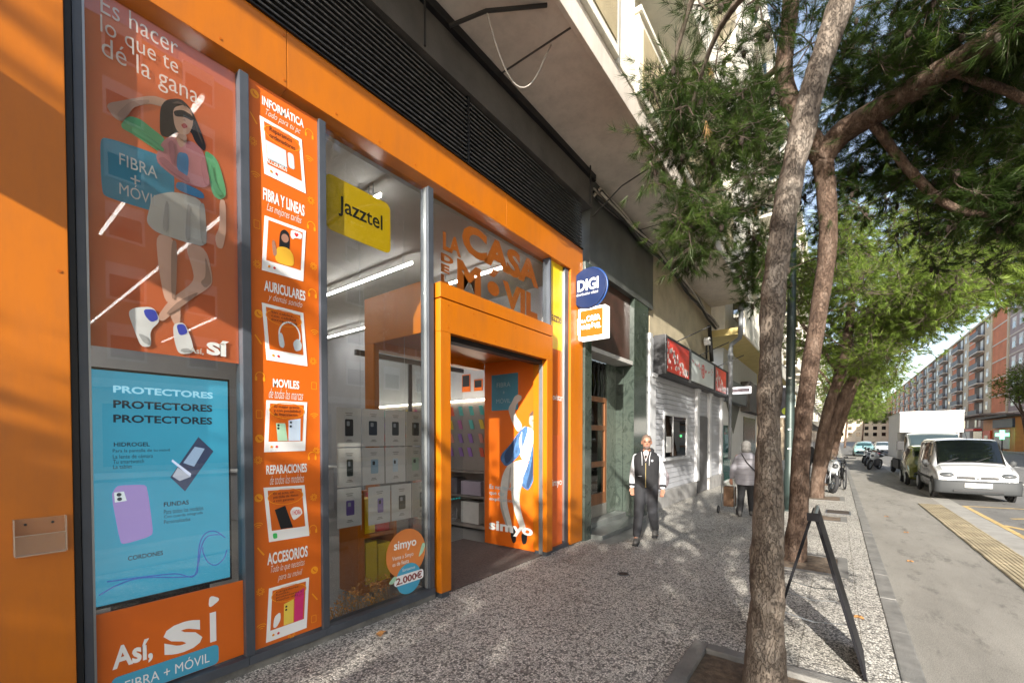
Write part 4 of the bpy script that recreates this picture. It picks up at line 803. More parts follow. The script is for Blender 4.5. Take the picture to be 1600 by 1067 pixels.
def plain_block(name, lab, x0, x1, y0, h, m, nfl, nb, seed):
    random.seed(seed); e = empty(name, ((x0 + x1) / 2, y0, 0), lab, 'building')
    MB().box(x0, x1, y0, y0 + 10, 0, h).build('wall', m, e)
    MB().box(x0, x1, y0 - .25, y0 - .002, 3.2, 3.9).build('fascia', m_dark, e)
    for k in range(nb):
        a = x0 + (k + .15) * (x1 - x0) / nb; b = x0 + (k + .85) * (x1 - x0) / nb
        MB().box(a, b, y0 - .02, y0 - .002, .2, 3.0).build('shop_window', M('dim_window', (.03, .03, .028), .2), e)
        for fl in range(nfl):
            z = 4.8 + fl * 3.05; c = (a + b) / 2
            w = MB().box(c - .7, c + .7, y0 - .02, y0 - .002, z, z + 1.7).build('window', glassmat('dark_pane', (.25, .28, .3), 1.0), e)
            MB().box(a, b, y0 - .9, y0 - .021, z - .6, z - .45).box(a, b, y0 - .9, y0 - .82, z - .449, z + .35).build('balcony', m_cream, w)
    return e
plain_block('tan_block', 'tan apartment block behind the pine row, further along the shops', 40.2, 75, .0, 25, M('tan_render', (.45, .36, .25), .8, var=.1), 6, 8, 1)
plain_block('white_block', 'white apartment block at the far end of the shop side', 75.2, 140, -.2, 26, M('white_render', (.6, .58, .54), .8, var=.1), 6, 14, 2)
# blade signs beyond
wb = empty('white_blade_sign', (16.9, -.7, 3.2), 'long white lit blade sign over the grey shop end', 'sign')
MB().box(16.95, 17.05, -1.0, -.26, 3.28, 3.52).build('case', emitter('blade_glow', (1, .98, 1), .5), wb, bevel=.01); MB().box(16.944, 16.949, -.95, -.34, 3.34, 3.46).build('print', M('blade_print', (.35, .30, .36), .5, var=.5, vs=30), wb); MB().box(16.98, 17.02, -.262, -.1, 3.36, 3.44).build('bracket', m_black, wb)
vb = empty('vertical_blade_sign', (24, -1.3, 2.7), 'narrow white framed vertical sign beyond the first pine trunk', 'sign')
MB().box(24, 24.1, -1.75, -1.15, 2.7, 4.2).build('case', emitter('blade_glow2', (1, 1, .95), .4), vb, bevel=.01); MB().box(23.99, 23.997, -1.67, -1.23, 2.78, 4.12).build('print', M('slate_print', (.08, .08, .10), .5), vb); MB().box(24.02, 24.08, -1.15, -.34, 3.3, 3.45).build('bracket', m_black, vb)
fit_text('BAR', -1.28, -1.62, 3.3, 3.6, 23.985, m_wprint, vb, plane='x') if 0 else MB().disc((23.985, -1.45, 3.0), .16, .003, 'x').build('dot_print', M('lime_print', (.45, .55, .05), .5), vb)
# drainpipe, cables, camera box
dp = empty('drainpipe', (16.2, -.35, 2), 'grey drainpipe with an offset bend coming down at the end of the overhang', 'pipe')
MB().tube([(15.5, -.9, 6.05), (15.5, -.9, 5.1), (15.55, -.86, 4.95), (15.95, -.55, 4.85), (16.0, -.52, 4.7), (16.0, -.52, 3.1)], .07, 10).build('pipe', M('pipe_grey', (.16, .17, .18), .5, var=.15), dp, smooth=True)
MB().disc((15.5, -.9, 5.85), .10, .05, 'z').disc((16.0, -.52, 4.5), .085, .04, 'z').build('collar', MATS['pipe_grey'], dp); MB().tube([(16.0, -.52, 3.1), (16.0, -.52, 1.0)], .05, 8).build('lower_pipe', MATS['pipe_grey'], dp, smooth=True)
random.seed(12)
for k in range(7):
    P = []; y = -.06 - .025 * k; z = 5.93 - .035 * (k % 4)
    for i in range(22):
        x = 6.7 + i * .43; P.append((x, min(-.07, y + .03 * math.sin(i * .9 + k)) - (.35 if x > 14.6 else 0) * 0, z - .05 * abs(math.sin(i * .75 + k * .3)) - max(0, x - 11) * .09))
    tag(MB().tube(P, random.choice((.02, .026, .034)), 6).build('cable', (m_cable, m_cable2)[k % 2], smooth=True), 'strand %s of the cable bundle sagging under the overhang, %s' % (('one', 'two', 'three', 'four', 'five', 'six', 'seven')[k], 'grey' if k % 2 == 0 else 'black'), 'cable', 'cables sagging under the overhang')
tag(MB().tube([(3.75, -1.02, 6.09), (3.35, -.55, 6.0), (3.2, -.18, 5.95)], .02, 6).build('cable', m_cable2), 'black cable crossing the soffit above the louvre grille', 'cable')
P = [(3.35, -.55, 6.02)]
for i in range(1, 15): t = i / 15; P.append((3.35 + t * .75, -.55 - .25 * t, 6.05 - .62 * math.sin(math.pi * t) ** .8))
P.append((4.15, -.82, 6.09)); tag(MB().tube(P, .008, 6).build('cable', m_cable, smooth=True), 'thin grey wire hanging in a loop from the soffit', 'cable')
tag(MB().tube([(6.5, -.15, 5.35), (6.62, -.6, 5.75), (6.9, -1.12, 6.09)], .012, 6).build('cable', m_cable2), 'black cable slanting from the marble fascia to the soffit edge', 'cable')
cb = empty('junction_box', (14.6, -.1, 4.3), 'round white junction box with cables on the beige wall', 'junction box')
MB().disc((14.5, -.12, 4.75), .13, .08, 'y').build('box', m_white, cb, bevel=.02); MB().disc((14.46, -.205, 4.78), .03, .004).disc((14.56, -.205, 4.78), .03, .004).build('knockout', m_black, cb); MB().tube([(14.5, -.1, 4.66), (14.52, -.1, 4.15)], .03, 6).tube([(14.75, -.12, 5.3), (14.78, -.2, 4.15)], .06, 6).build('conduit', m_cable2, cb, smooth=True)
# ================================================================= street furniture
lp = empty('street_lamp', (12.05, -2.52, 0), 'tall dark green lamp post standing between two pine trunks', 'street lamp')
m_post = M('dark_green_paint', (.03, .045, .042), .4, .3, var=.15, bump=.05)
MB().tube([(12.05, -2.52, 0), (12.05, -2.52, .9), (12.05, -2.52, 1.0), (12.05, -2.52, 4.2), (12.06, -2.54, 8.6)], [.115, .115, .098, .095, .055], 14).build('post', m_post, lp, smooth=True)
MB().disc((12.05, -2.52, .02), .2, .02, 'z').build('base_plate', m_post, lp); MB().tube([(12.06, -2.54, 8.5), (12.1, -3.0, 9.1), (12.1, -4.2, 9.4)], .04, 8).build('arm', m_post, lp, smooth=True); MB().box(11.95, 12.25, -4.9, -4.2, 9.35, 9.5).build('lantern', m_grey, lp, bevel=.04)
MB().tube([(12.05, -2.5, 3.3), (12.05, -2.2, 3.6)], .02, 6).build('bracket', m_alu, lp)
for z in (1.45, 1.9, 3.1): MB().box(11.94, 11.956, -2.55, -2.49, z, z + .03).build('clip', m_white, lp)
# A-frame pavement board seen edge-on
ab = empty('pavement_board', (3.95, -3.28, 0), 'black folding A-frame pavement board seen edge-on beside the near pine', 'sign board')
m_ab = M('board_black', (.014, .014, .017), .6, .0, var=.3, vs=6, bump=.05, spec=.2)
apx = (-3.285, 1.12)
for y1, nm in ((-2.99, 'panel'), (-3.60, 'panel')):
    s = 1 if y1 > -3.28 else -1; d = Vector((0, y1 - apx[0], -apx[1])).normalized(); n = Vector((0, -d.z, d.y)); t = .0075
    a0 = Vector((0, apx[0] + s * .014, apx[1])); b0 = Vector((0, y1, 0))
    q = [a0 + n * t, b0 + n * t, b0 - n * t, a0 - n * t]
    pn = MB().hexa([(3.88, v.y, max(v.z, .003)) for v in q], [(4.42, v.y, max(v.z, .003)) for v in q]).build('panel', m_ab, ab, bevel=.003)
    f = [(a0 + n * (t + .0025)), (b0 + n * (t + .0025)), (b0 - n * (t + .0025)), (a0 - n * (t + .0025))]
    MB().hexa([(3.855, v.y, max(v.z, .001)) for v in f], [(3.879, v.y, max(v.z, .001)) for v in f]).build('edge_rail', M('board_edge', (.010, .010, .012), .7, .0, var=.2, spec=.1), pn, bevel=.002)
MB().tube([(3.87, -3.29, 1.125), (4.43, -3.29, 1.125)], .016, 8).build('hinge', m_alu, ab); MB().box(3.85, 3.868, -3.325, -3.245, 1.09, 1.15).build('hinge_cap', m_ab, ab, bevel=.004)
for z, x in ((.52, 3.9), (.47, 4.4), (.36, 3.9)):
    w = (1.12 - z) / 1.12 * .3; MB().tube([(x, -3.29 + w, z), (x, -3.29, z - .03), (x, -3.29 - w, z)], .004, 5).build('chain', m_alu, ab)
# tree pits
def tree_pit(x, y, lab, w=.62, h=.035, rot=0):
    e = empty('tree_pit', (x, y, 0), lab, 'tree pit', 'tree pits along the kerb')
    i = w - .11
    MB().box(x - w, x + w, y - w, y - i, .001, h).box(x - w, x + w, y + i, y + w, .001, h).box(x - w, x - i, y - i, y + i, .001, h).box(x + i, x + w, y - i, y + i, .001, h).build('frame', m_conc if 0 else M('pit_concrete', (.16, .155, .145), .8, var=.3, vs=4, bump=.4, bs=60), e, bevel=.012)
    mb = MB(); n = 14
    for a in range(n + 1):
        for b in range(n + 1):
            u, v = a / n * 2 - 1, b / n * 2 - 1; mb.v.append((x + u * i, y + v * i, .006 + .018 * abs(mnoise.noise((u * 2 + x, v * 2, 1))) + .02 * (1 - max(abs(u), abs(v)))))
    mb.f = [(a * (n + 1) + b, (a + 1) * (n + 1) + b, (a + 1) * (n + 1) + b + 1, a * (n + 1) + b + 1) for a in range(n) for b in range(n)]
    mb.build('soil', m_soil, e, smooth=True)
tree_pit(3.10, -3.10, 'concrete framed tree pit with dry soil at the near pine', .60, .05); tree_pit(7.1, -3.0, 'tree pit around the second pine behind the pavement board', .55, .014); tree_pit(15.1, -3.0, 'tree pit of the twin-trunked pine', .6, .014); tree_pit(11.3, -3.2, 'empty tree pit between the lamp post and the kerb', .40, .012)
# fallen leaves / litter
random.seed(30)
m_leaf = M('dead_leaf', (.42, .20, .06), .8, var=.4, vs=40)
spots = [(2.25, -.28, 'dead orange leaf on the pavement below the shop window'), (2.72, -3.0, 'dead orange leaf lying in the near tree pit'), (8.6, -4.3, 'dry leaf on the bay close to the kerb'), (11.2, -4.5, 'second dry leaf further along the bay'), (13.2, -4.35, 'dry leaf on the bay beyond the yellow tiles'), (5.2, -3.6, 'dry leaf beside the kerb by the pavement board')]
for x, y, lab in spots:
    z = .003 if y > -3.8 else -.119
    if 'pit' in lab: z = .06
    P = []; n = 12
    for k in range(n): a = 2 * math.pi * k / n; r = .035 * (1 + .4 * math.cos(3 * a) * random.random()); P.append((x + r * math.cos(a) * 1.4, y + r * math.sin(a), z + .012 * abs(math.sin(a * 1.5)) + .004))
    tag(MB().add(P + [(x, y, z + .008)], [(k, (k + 1) % n, n) for k in range(n)]).build('fallen_leaf', m_leaf, fix=False), lab, 'leaf', 'dead leaves on the ground')
# damp slab before the portal
tag(MB().prism([(6.42, -.16), (6.4, -.55), (7.0, -.62), (8.4, -.50), (8.9, -.33), (8.6, -.32), (6.71, -.325)], .0035, .0045, 'z').build('doorway_slab', M('smooth_grey_slab', (.20, .20, .19), .35, var=.3, vs=2)), kind='structure')
# ================================================================= pine trees
def bark_mat(name, c0, c1, c2, sc=9.):
    m, nt, b = newmat(name); L = nt.links.new; p = pos(nt, (1, 1, .45))
    v = sk(nt, 'ShaderNodeTexVoronoi', Scale=sc * 3.4); v.feature = 'DISTANCE_TO_EDGE'
    n = sk(nt, 'ShaderNodeTexNoise', Scale=sc, Detail=8.0, Roughness=.7); L(p, n.inputs['Vector'])
    ad = sk(nt, 'ShaderNodeMixRGB', blend_type='ADD'); ad.inputs[0].default_value = .25; L(p, ad.inputs[1]); L(n.outputs['Color'], ad.inputs[2]); L(ad.outputs[0], v.inputs['Vector'])
    a = ramp(nt, n.outputs[0], [(.3, c0), (.5, c1), (.72, c2)]); e = ramp(nt, v.outputs['Distance'], [(.0, (.45, .40, .36)), (.06, (1, 1, 1))])
    mu = sk(nt, 'ShaderNodeMixRGB', blend_type='MULTIPLY'); mu.inputs[0].default_value = .55; L(a, mu.inputs[1]); L(e, mu.inputs[2]); L(mu.outputs[0], b.inputs['Base Color'])
    b.inputs['Roughness'].default_value = .9; b.inputs['Specular IOR Level'].default_value = .2
    s = sk(nt, 'ShaderNodeMath', operation='ADD'); L(e, s.inputs[0]); L(n.outputs[0], s.inputs[1])
    bp = sk(nt, 'ShaderNodeBump', Strength=.9, Distance=.02); L(s.outputs[0], bp.inputs['Height']); L(bp.outputs[0], b.inputs['Normal']); return m
m_bark = bark_mat('pine_bark', (.06, .046, .037), (.16, .13, .105), (.29, .25, .21)); m_bark2 = bark_mat('pine_bark_red', (.04, .026, .02), (.10, .066, .048), (.19, .14, .11))
def needle_mat(name, c0, c1, c2, brown=.0):
    m, nt, b = newmat(name); L = nt.links.new; out = nt.nodes['Material Output']
    n = sk(nt, 'ShaderNodeTexNoise', Scale=2.2, Detail=5.0, Roughness=.7); L(pos(nt), n.inputs['Vector'])
    c = ramp(nt, n.outputs[0], [(.25, c0), (.5, c1), (.75, c2)])
    d = sk(nt, 'ShaderNodeBsdfDiffuse'); t = sk(nt, 'ShaderNodeBsdfTranslucent'); g = sk(nt, 'ShaderNodeBsdfGlossy', Roughness=.35); L(c, d.inputs[0]); L(c, t.inputs[0]); g.inputs[0].default_value = (.30, .32, .24, 1)
    m1 = sk(nt, 'ShaderNodeMixShader'); m1.inputs[0].default_value = .38; L(d.outputs[0], m1.inputs[1]); L(t.outputs[0], m1.inputs[2])
    m2 = sk(nt, 'ShaderNodeMixShader'); m2.inputs[0].default_value = .04; L(m1.outputs[0], m2.inputs[1]); L(g.outputs[0], m2.inputs[2]); L(m2.outputs[0], out.inputs[0]); return m
m_need_shade = needle_mat('pine_needles_shade', (.012, .024, .007), (.028, .052, .011), (.085, .125, .024)); m_need_sun = needle_mat('pine_needles_sun', (.065, .11, .02), (.14, .21, .036), (.24, .30, .055))  # crown shade is in the dark greens, sunlight in the pale ones
m_twig = M('twig', (.06, .042, .032), .9, var=.3, vs=20); m_cone = M('pine_cone', (.028, .018, .013), .9, var=.4, vs=40, bump=.5); m_deadn = M('dead_needles', (.30, .17, .07), .9, var=.3, vs=20)
def bark_tube(paths, rough, ns, nstep, seed):
    mb = MB()
    for pts, rad in paths:
        Q = catmull(pts, nstep); n = len(Q); rr = [rad[min(int(i / nstep), len(rad) - 1)] * (1 - (i / nstep) % 1) + rad[min(int(i / nstep) + 1, len(rad) - 1)] * ((i / nstep) % 1) for i in range(n)]
        b0 = len(mb.v); mb.tube(Q, rr, ns)
        if rough:
            for i in range(n):
                for k in range(ns):
                    v = Vector(mb.v[b0 + i * ns + k]); c = Q[i]; d = (v - c)
                    w = Vector((v.x * 1.0, v.y * 1.0, v.z * .5)) * 14 + Vector((seed, 0, 0))
                    f = mnoise.noise(w) * .5 + mnoise.noise(w * 2.3) * .35 + mnoise.noise(w * 5) * .2 + mnoise.noise(v * 3.1) * .9
                    mb.v[b0 + i * ns + k] = tuple(c + d * (1 + rough * f / max(.5, rr[i] / .1)))
    return mb
def needles(centers, dirs, K, Ln, w, rng, droop=.15):
    N = len(centers); c = np.repeat(np.asarray(centers), K, 0); d = np.repeat(np.asarray(dirs), K, 0)
    r = rng.normal(size=(N * K, 3)); r /= np.linalg.norm(r, axis=1)[:, None]
    nd = d * 1.0 + r * .62; nd[:, 2] -= droop; nd /= np.linalg.norm(nd, axis=1)[:, None]
    base = c - d * (rng.random((N * K, 1)) * .09) + r * .006
    L = Ln * (.6 + .6 * rng.random((N * K, 1))); p = np.cross(nd, rng.normal(size=(N * K, 3))); p /= np.linalg.norm(p, axis=1)[:, None]
    return np.stack([base - p * w / 2, base + p * w / 2, base + nd * L], 1).reshape(-1, 3)
def tri_mesh(name, V):
    me = bpy.data.meshes.new(name); n = len(V); me.vertices.add(n); me.vertices.foreach_set('co', V.astype(np.float32).ravel())
    me.loops.add(n); me.loops.foreach_set('vertex_index', np.arange(n, dtype=np.int32)); me.polygons.add(n // 3)
    me.polygons.foreach_set('loop_start', np.arange(0, n, 3, dtype=np.int32)); me.update(calc_edges=True); return me
def pine(lab, limbs, blobs, seed, K=26, Ln=.10, w=.0045, per=9, bark=None, need=None, rough=.10, ns=20, nstep=8, twig_r=.010, cones=0, spread=.30, dead=0, group='pine trees along the kerb', jit=.14):
    rng = np.random.default_rng(seed); random.seed(seed)
    base = Vector(limbs[0][0][0]); e = empty('pine_tree', base, lab, 'tree', group)
    bark_tube(limbs, rough, ns, nstep, seed).build('trunk', bark or m_bark, e, smooth=True, fix=False)
    nodes = []
    for pts, rad in limbs:
        Q = catmull(pts, 6); nodes += [q for i, q in enumerate(Q) if (pts is not limbs[0][0]) or i > len(Q) * .72]
    tips = []
    for (c, r, n) in blobs:
        for _ in range(n):
            q = rng.normal(size=3); q /= np.linalg.norm(q); q *= rng.random() ** .45
            tips.append(Vector(c) + Vector((q[0] * r[0], q[1] * r[1], q[2] * r[2])))
    NA = np.array([tuple(p) for p in nodes])
    tips.sort(key=lambda t: min(np.linalg.norm(NA - np.array(t), axis=1)))
    tw = MB(); cen = []; dr = []; cn = MB(); nl = [tuple(p) for p in nodes]
    for t in tips:
        A = np.array(nl); dd = np.linalg.norm(A - np.array(t), axis=1) + np.maximum(0, A[:, 2] - t.z) * .25
        s = Vector(nl[int(dd.argmin())]); L_ = (t - s).length
        if L_ < .05: continue
        m1 = s.lerp(t, .35) + Vector((random.gauss(0, .06), random.gauss(0, .06), random.gauss(.03, .05))) * L_; m2 = s.lerp(t, .7) + Vector((random.gauss(0, .05), random.gauss(0, .05), random.gauss(.0, .05))) * L_
        P = [s, m1, m2, t]; r0 = twig_r * (.5 + min(1.6, L_)); tw.tube(P, [r0, r0 * .8, r0 * .55, r0 * .3], 5, False)
        nl += [tuple(m1), tuple(m2), tuple(t)]; d = (t - m2).normalized()
        for k in range(per):
            u = random.random() ** .8; q = m1.lerp(m2, u * 2) if u < .5 and k % 3 == 0 else m2.lerp(t, random.random())
            o = Vector((random.gauss(0, 1), random.gauss(0, 1), random.gauss(-.15, .8))) * spread * .5
            q2 = q + o; dv = (o.normalized() * .8 + d * .5).normalized() if o.length > .02 else d
            cen.append(tuple(q2)); dr.append(tuple(dv)); tw.tube([q, q.lerp(q2, .55) + Vector((0, 0, random.gauss(0, .02))), q2], [r0 * .35, r0 * .28, r0 * .2], 3, False)
        cen.append(tuple(t)); dr.append(tuple(d))
        if cones and random.random() < cones: cn.ell(m2 + Vector((random.gauss(0, .03), random.gauss(0, .03), -.05)), (.026, .026, .045), 8, 6)
    tw.build('branches', m_twig, e, fix=False)
    V = needles(cen, dr, K, Ln, w, rng) - np.array(base)[None]
    cr = link('crown', tri_mesh('crown', V), need or m_need_shade, e); cr['kind'] = 'stuff'
    if cn.v: cn.build('cones', m_cone, e, smooth=True, fix=False)['kind'] = 'stuff'
    if dead:
        ix = rng.choice(len(cen), dead); Vd = needles([cen[i] for i in ix], [(d[0] * .3, d[1] * .3, -.9) for d in (dr[i] for i in ix)], K, Ln * 1.1, w * 1.2, rng, .5) - np.array(base)[None]
        dn = link('dead_needles', tri_mesh('dead', Vd), m_deadn, e); dn['kind'] = 'stuff'
    return e
t1 = [(3.14, -3.06, -.04), (3.155, -3.07, .45), (3.16, -3.07, .82), (3.18, -3.07, 1.64), (3.2, -3.07, 2.25), (3.23, -3.09, 2.75), (3.29, -3.15, 3.28), (3.35, -3.22, 3.69), (3.43, -3.31, 4.14), (3.51, -3.41, 4.51), (3.59, -3.5, 4.95), (3.9, -3.6, 6.2), (4.3, -3.4, 7.6), (4.5, -3.2, 9.0)]
r1 = [.14, .102, .096, .070, .064, .070, .072, .072, .070, .068, .064, .056, .04, .02]
br1 = [([(3.90, -3.6, 6.2), (4.3, -2.9, 6.6), (4.8, -2.2, 6.4), (5.2, -1.8, 5.9)], [.05, .04, .03, .015]), ([(3.55, -3.46, 4.8), (3.9, -3.0, 5.3), (4.4, -2.5, 5.5), (4.9, -2.1, 5.2)], [.045, .035, .026, .012]), ([(4.1, -3.5, 6.9), (4.6, -4.0, 7.2), (5.3, -4.6, 7.0)], [.05, .035, .02])]
pine('near pine with rough pale trunk leaning right, in the framed pit', [(t1, r1)] + br1,
     [((5.0, -2.02, 5.1), (.75, .60, .90), 95), ((5.15, -2.12, 4.0), (.45, .36, .42), 50), ((5.3, -2.7, 6.3), (1.2, .9, .9), 62), ((5.4, -2.75, 4.9), (.6, .35, .8), 32), ((5.4, -4.4, 6.9), (1.4, 1.1, .7), 90), ((4.4, -3.3, 8.4), (1.5, 1.5, 1.0), 60)], 11, K=34, Ln=.115, w=.0038, per=9, spread=.26, ns=48, nstep=22, rough=.17, cones=.25, dead=10)
t2 = [(7.08, -2.95, -.04), (7.10, -2.98, .35), (7.12, -3.0, .68), (7.17, -3.02, 1.57), (7.23, -3.08, 2.45), (7.35, -3.2, 3.52), (7.44, -3.28, 4.41), (7.42, -3.25, 5.12), (7.4, -3.2, 5.65)]
r2 = [.17, .13, .115, .108, .104, .104, .108, .112, .13]
l2 = [([(7.4, -3.2, 5.6), (7.16, -2.96, 6.06), (7.04, -2.77, 6.67), (7.1, -2.83, 7.55), (7.15, -2.86, 8.44), (7.22, -2.92, 9.49)], [.14, .12, .11, .10, .08, .05]),
      ([(7.4, -3.2, 5.6), (7.28, -3.45, 5.78), (6.89, -3.93, 5.72), (6.41, -4.29, 5.58), (5.83, -4.69, 5.43), (5.43, -4.99, 5.4), (4.9, -5.4, 5.6)], [.16, .15, .135, .12, .105, .09, .04]),
      ([(7.12, -3.70, 5.74), (7.24, -4.08, 5.02), (7.24, -4.43, 4.48), (7.39, -4.79, 4.31), (7.6, -5.2, 4.3)], [.06, .05, .042, .035, .02]),
      ([(6.89, -3.93, 5.72), (7.6, -4.6, 6.2), (8.2, -5.4, 6.4)], [.06, .045, .02]), ([(6.41, -4.29, 5.58), (6.5, -4.9, 5.0), (6.7, -5.4, 4.4)], [.05, .035, .02]), ([(7.06, -2.79, 6.9), (7.8, -2.0, 7.0), (8.4, -1.6, 6.6)], [.05, .035, .02])]
pine('second pine with reddish forked trunk behind the pavement board', [(t2, r2)] + l2,
     [((6.6, -4.6, 5.9), (1.0, .9, .55), 150), ((7.4, -5.1, 4.6), (.95, .95, .6), 190), ((8.0, -4.4, 5.6), (1.1, 1.0, .8), 150), ((8.1, -5.9, 5.3), (1.2, 1.0, 1.0), 180), ((8.0, -3.4, 5.4), (.7, .6, 1.0), 60), ((7.9, -2.1, 6.4), (.9, .7, 1.3), 140), ((8.5, -2.3, 4.6), (.6, .5, .8), 70), ((7.4, -3.3, 9.2), (1.8, 1.6, 1.2), 100), ((6.2, -5.2, 7.2), (1.4, 1.2, .8), 60), ((5.9, -4.9, 5.5), (.6, .5, .4), 60), ((9.6, -5.2, 5.0), (1.1, 1.2, .9), 70), ((7.6, -4.0, 7.0), (1.1, .9, .7), 120), ((8.9, -3.6, 7.4), (1.0, .9, .8), 90), ((8.5, -4.8, 6.2), (.8, .7, .6), 70)], 23, K=32, Ln=.125, w=.0048, per=9, spread=.26, bark=m_bark2, ns=30, nstep=12, rough=.10, cones=.35, dead=14)
t3 = [(15.06, -2.96, -.03), (15.12, -3.01, 1.06), (15.21, -3.1, 1.98), (15.37, -3.28, 2.89), (15.61, -3.56, 3.99), (15.9, -3.7, 6.0), (16.0, -3.6, 8)]
l3 = [([(15.08, -2.99, .32), (15.26, -3.18, 1.42), (15.41, -3.36, 2.34), (15.61, -3.6, 3.08), (15.94, -4.0, 3.99), (16.4, -4.6, 5.2)], [.13, .12, .115, .11, .10, .05])]
def far_blobs(x, y, z, sx=1., n=1.):
    return [((x, y, z), (2.3 * sx, 2.1 * sx, 1.2), int(110 * n)), ((x + .4, y - 1.2, z + .2), (1.5 * sx, 1.2 * sx, .8), int(60 * n)), ((x - .8, y + .8, z + 1.4), (1.8 * sx, 1.6 * sx, 1.0), int(60 * n)), ((x, y - .3, z + 2.6), (1.6, 1.5, 1.2), int(50 * n))]
pine('twin-trunked pine with a broad low crown beyond the lamp post', [(t3, [.19, .145, .135, .13, .12, .09, .04])] + l3, far_blobs(15.9, -4.0, 5.1, 1.1, 1.6) + [((15.4, -4.2, 3.9), (1.2, .9, .5), 70), ((14.0, -5.1, 5.4), (1.5, 1.3, .8), 110), ((13.2, -3.2, 6.2), (1.6, 1.2, 1.2), 100)], 31, K=22, Ln=.16, w=.010, per=7, bark=m_bark2, need=m_need_sun, ns=16, nstep=6, rough=.06, twig_r=.016, spread=.5)
def std_trunk(x, y, h, lean):
    P = [(x, y, -.03), (x + lean[0] * .2, y + lean[1] * .2, h * .25), (x + lean[0] * .6, y + lean[1] * .6, h * .55), (x + lean[0], y + lean[1], h * .8), (x + lean[0] * 1.1, y + lean[1], h)]
    c = Vector(P[2]); return [(P, [.19, .16, .14, .10, .04]), ([P[2], (c.x + 1.0, c.y - .9, c.z + 1.2), (c.x + 1.7, c.y - 1.7, c.z + 1.7)], [.09, .06, .03]), ([P[2], (c.x - .7, c.y + .8, c.z + 1.3), (c.x - 1.2, c.y + 1.4, c.z + 2.2)], [.09, .06, .03])]
FT = dict(K=18, Ln=.20, w=.015, per=6, ns=12, nstep=4, rough=.05, twig_r=.02, spread=.6, bark=m_bark2, need=m_need_sun)
pine('slim pine right behind the twin-trunked one', std_trunk(19.4, -3.0, 7.5, (.5, -.7)), far_blobs(20, -3.9, 5.6), 41, **FT)
pf = pine('tall pine whose bright crown reaches out over the road', std_trunk(22.5, -3.1, 8.5, (-.6, -1.8)), [((18.4, -5.6, 7.0), (1.5, 1.3, 1.1), 120), ((18.6, -7.4, 8.0), (1.5, 1.3, 1.1), 110), ((18.0, -8.9, 9.2), (1.5, 1.3, 1.2), 100), ((21, -5.0, 6.6), (1.8, 1.5, 1.2), 120), ((24, -4.6, 6.0), (1.8, 1.5, 1.1), 100), ((20, -6.4, 9.0), (2.2, 1.8, 1.5), 120), ((20.8, -7.5, 7.3), (1.6, 1.2, .8), 120), ((19.8, -7.9, 7.9), (1.4, 1.2, .8), 90), ((21.5, -6.7, 6.8), (1.5, 1.2, .7), 110), ((22.1, -5.9, 6.3), (1.4, 1.2, .7), 90), ((23.0, -8.9, 7.7), (1.5, 1.2, .8), 80), ((26, -9.6, 7.4), (1.6, 1.3, .7), 80)], 43, **FT)
pine('pine between the bicycle and the motorbike row', std_trunk(33, -3.1, 7.5, (.3, -.8)), far_blobs(33.5, -4.2, 5.4, 1.15), 47, **FT)
FT2 = dict(FT, K=14, Ln=.30, w=.026, per=6, spread=.8)
pine('pine beyond the motorbike row', std_trunk(42, -3.1, 8, (.3, -.6)), far_blobs(42.5, -4.4, 5.6, 1.2), 53, **FT2)
pine('distant yellow-green tree closing the pavement', std_trunk(56, -3.3, 8.5, (.2, -.6)), far_blobs(56.5, -4.6, 5.4, 1.4, 1.2), 59, **FT2)
pine('farthest pine of the row near the vanishing point', std_trunk(75, -3.4, 9, (.2, -.6)), far_blobs(75.5, -5, 5.8, 1.7, 1.3), 61, **FT2)
pine('pine on the opposite pavement before the purple-grey block', std_trunk(80, -22.0, 8.5, (.3, .8)), far_blobs(80.3, -21.4, 7.4, 1.1), 67, group='trees across the road', **FT2)
pine('first unseen pine behind the viewpoint, crown shaped to shade the orange front', std_trunk(-8.4, -3.1, 6, (-.2, -.5)), [((-8.2, -2.8, 4.5), (2.6, 1.0, .65), 110), ((-7.4, -4.6, 5.0), (2.0, 1.5, .9), 90), ((-8.9, -2.7, 7.4), (.9, .5, .35), 9)], 71, group='unseen pines with crowns shaped for shade', **dict(FT, per=6, K=22))  # out of view, crown placed so its shade dapples the shopfront
pine('second unseen pine behind the viewpoint, low crown shaped to shade the pavement', std_trunk(-4.4, -3.6, 6, (-.2, -.6)), [((-4.8, -4.4, 3.4), (1.9, 1.4, .8), 130)], 73, group='unseen pines with crowns shaped for shade', **dict(FT, per=7, K=26))  # low unseen crown, set to shade the near pavement but not the man
pine('third unseen pine behind the viewpoint, crown shaped to shade the pavement', std_trunk(-13, -3.8, 6, (-.2, -.8)), [((-12, -4.8, 4.4), (2.4, 1.6, .9), 130)], 79, group='unseen pines with crowns shaped for shade', **dict(FT, per=7, K=24))  # unseen crown, trimmed to shade the pavement and leave the pillar clear
pine('unseen pine added beside the viewpoint, leaning out to shade the near trunk', std_trunk(-1.6, -4.1, 6, (.3, -.8)), [((-1.0, -5.0, 4.3), (1.3, .95, 1.7), 110)], 97, group='unseen pines with crowns shaped for shade', **dict(FT, per=6, K=20))  # added out of view to throw dappled shade on the near trunk

pine('broad tree in the distance left of the truck', std_trunk(100, -4.5, 10, (.2, -.6)), far_blobs(100, -6, 6.0, 2.2, 1.3), 83, **FT2)
pine('last tree where the street closes', std_trunk(130, -8, 11, (.2, -.6)), far_blobs(130, -9, 6.5, 2.8, 1.5), 89, **FT2)
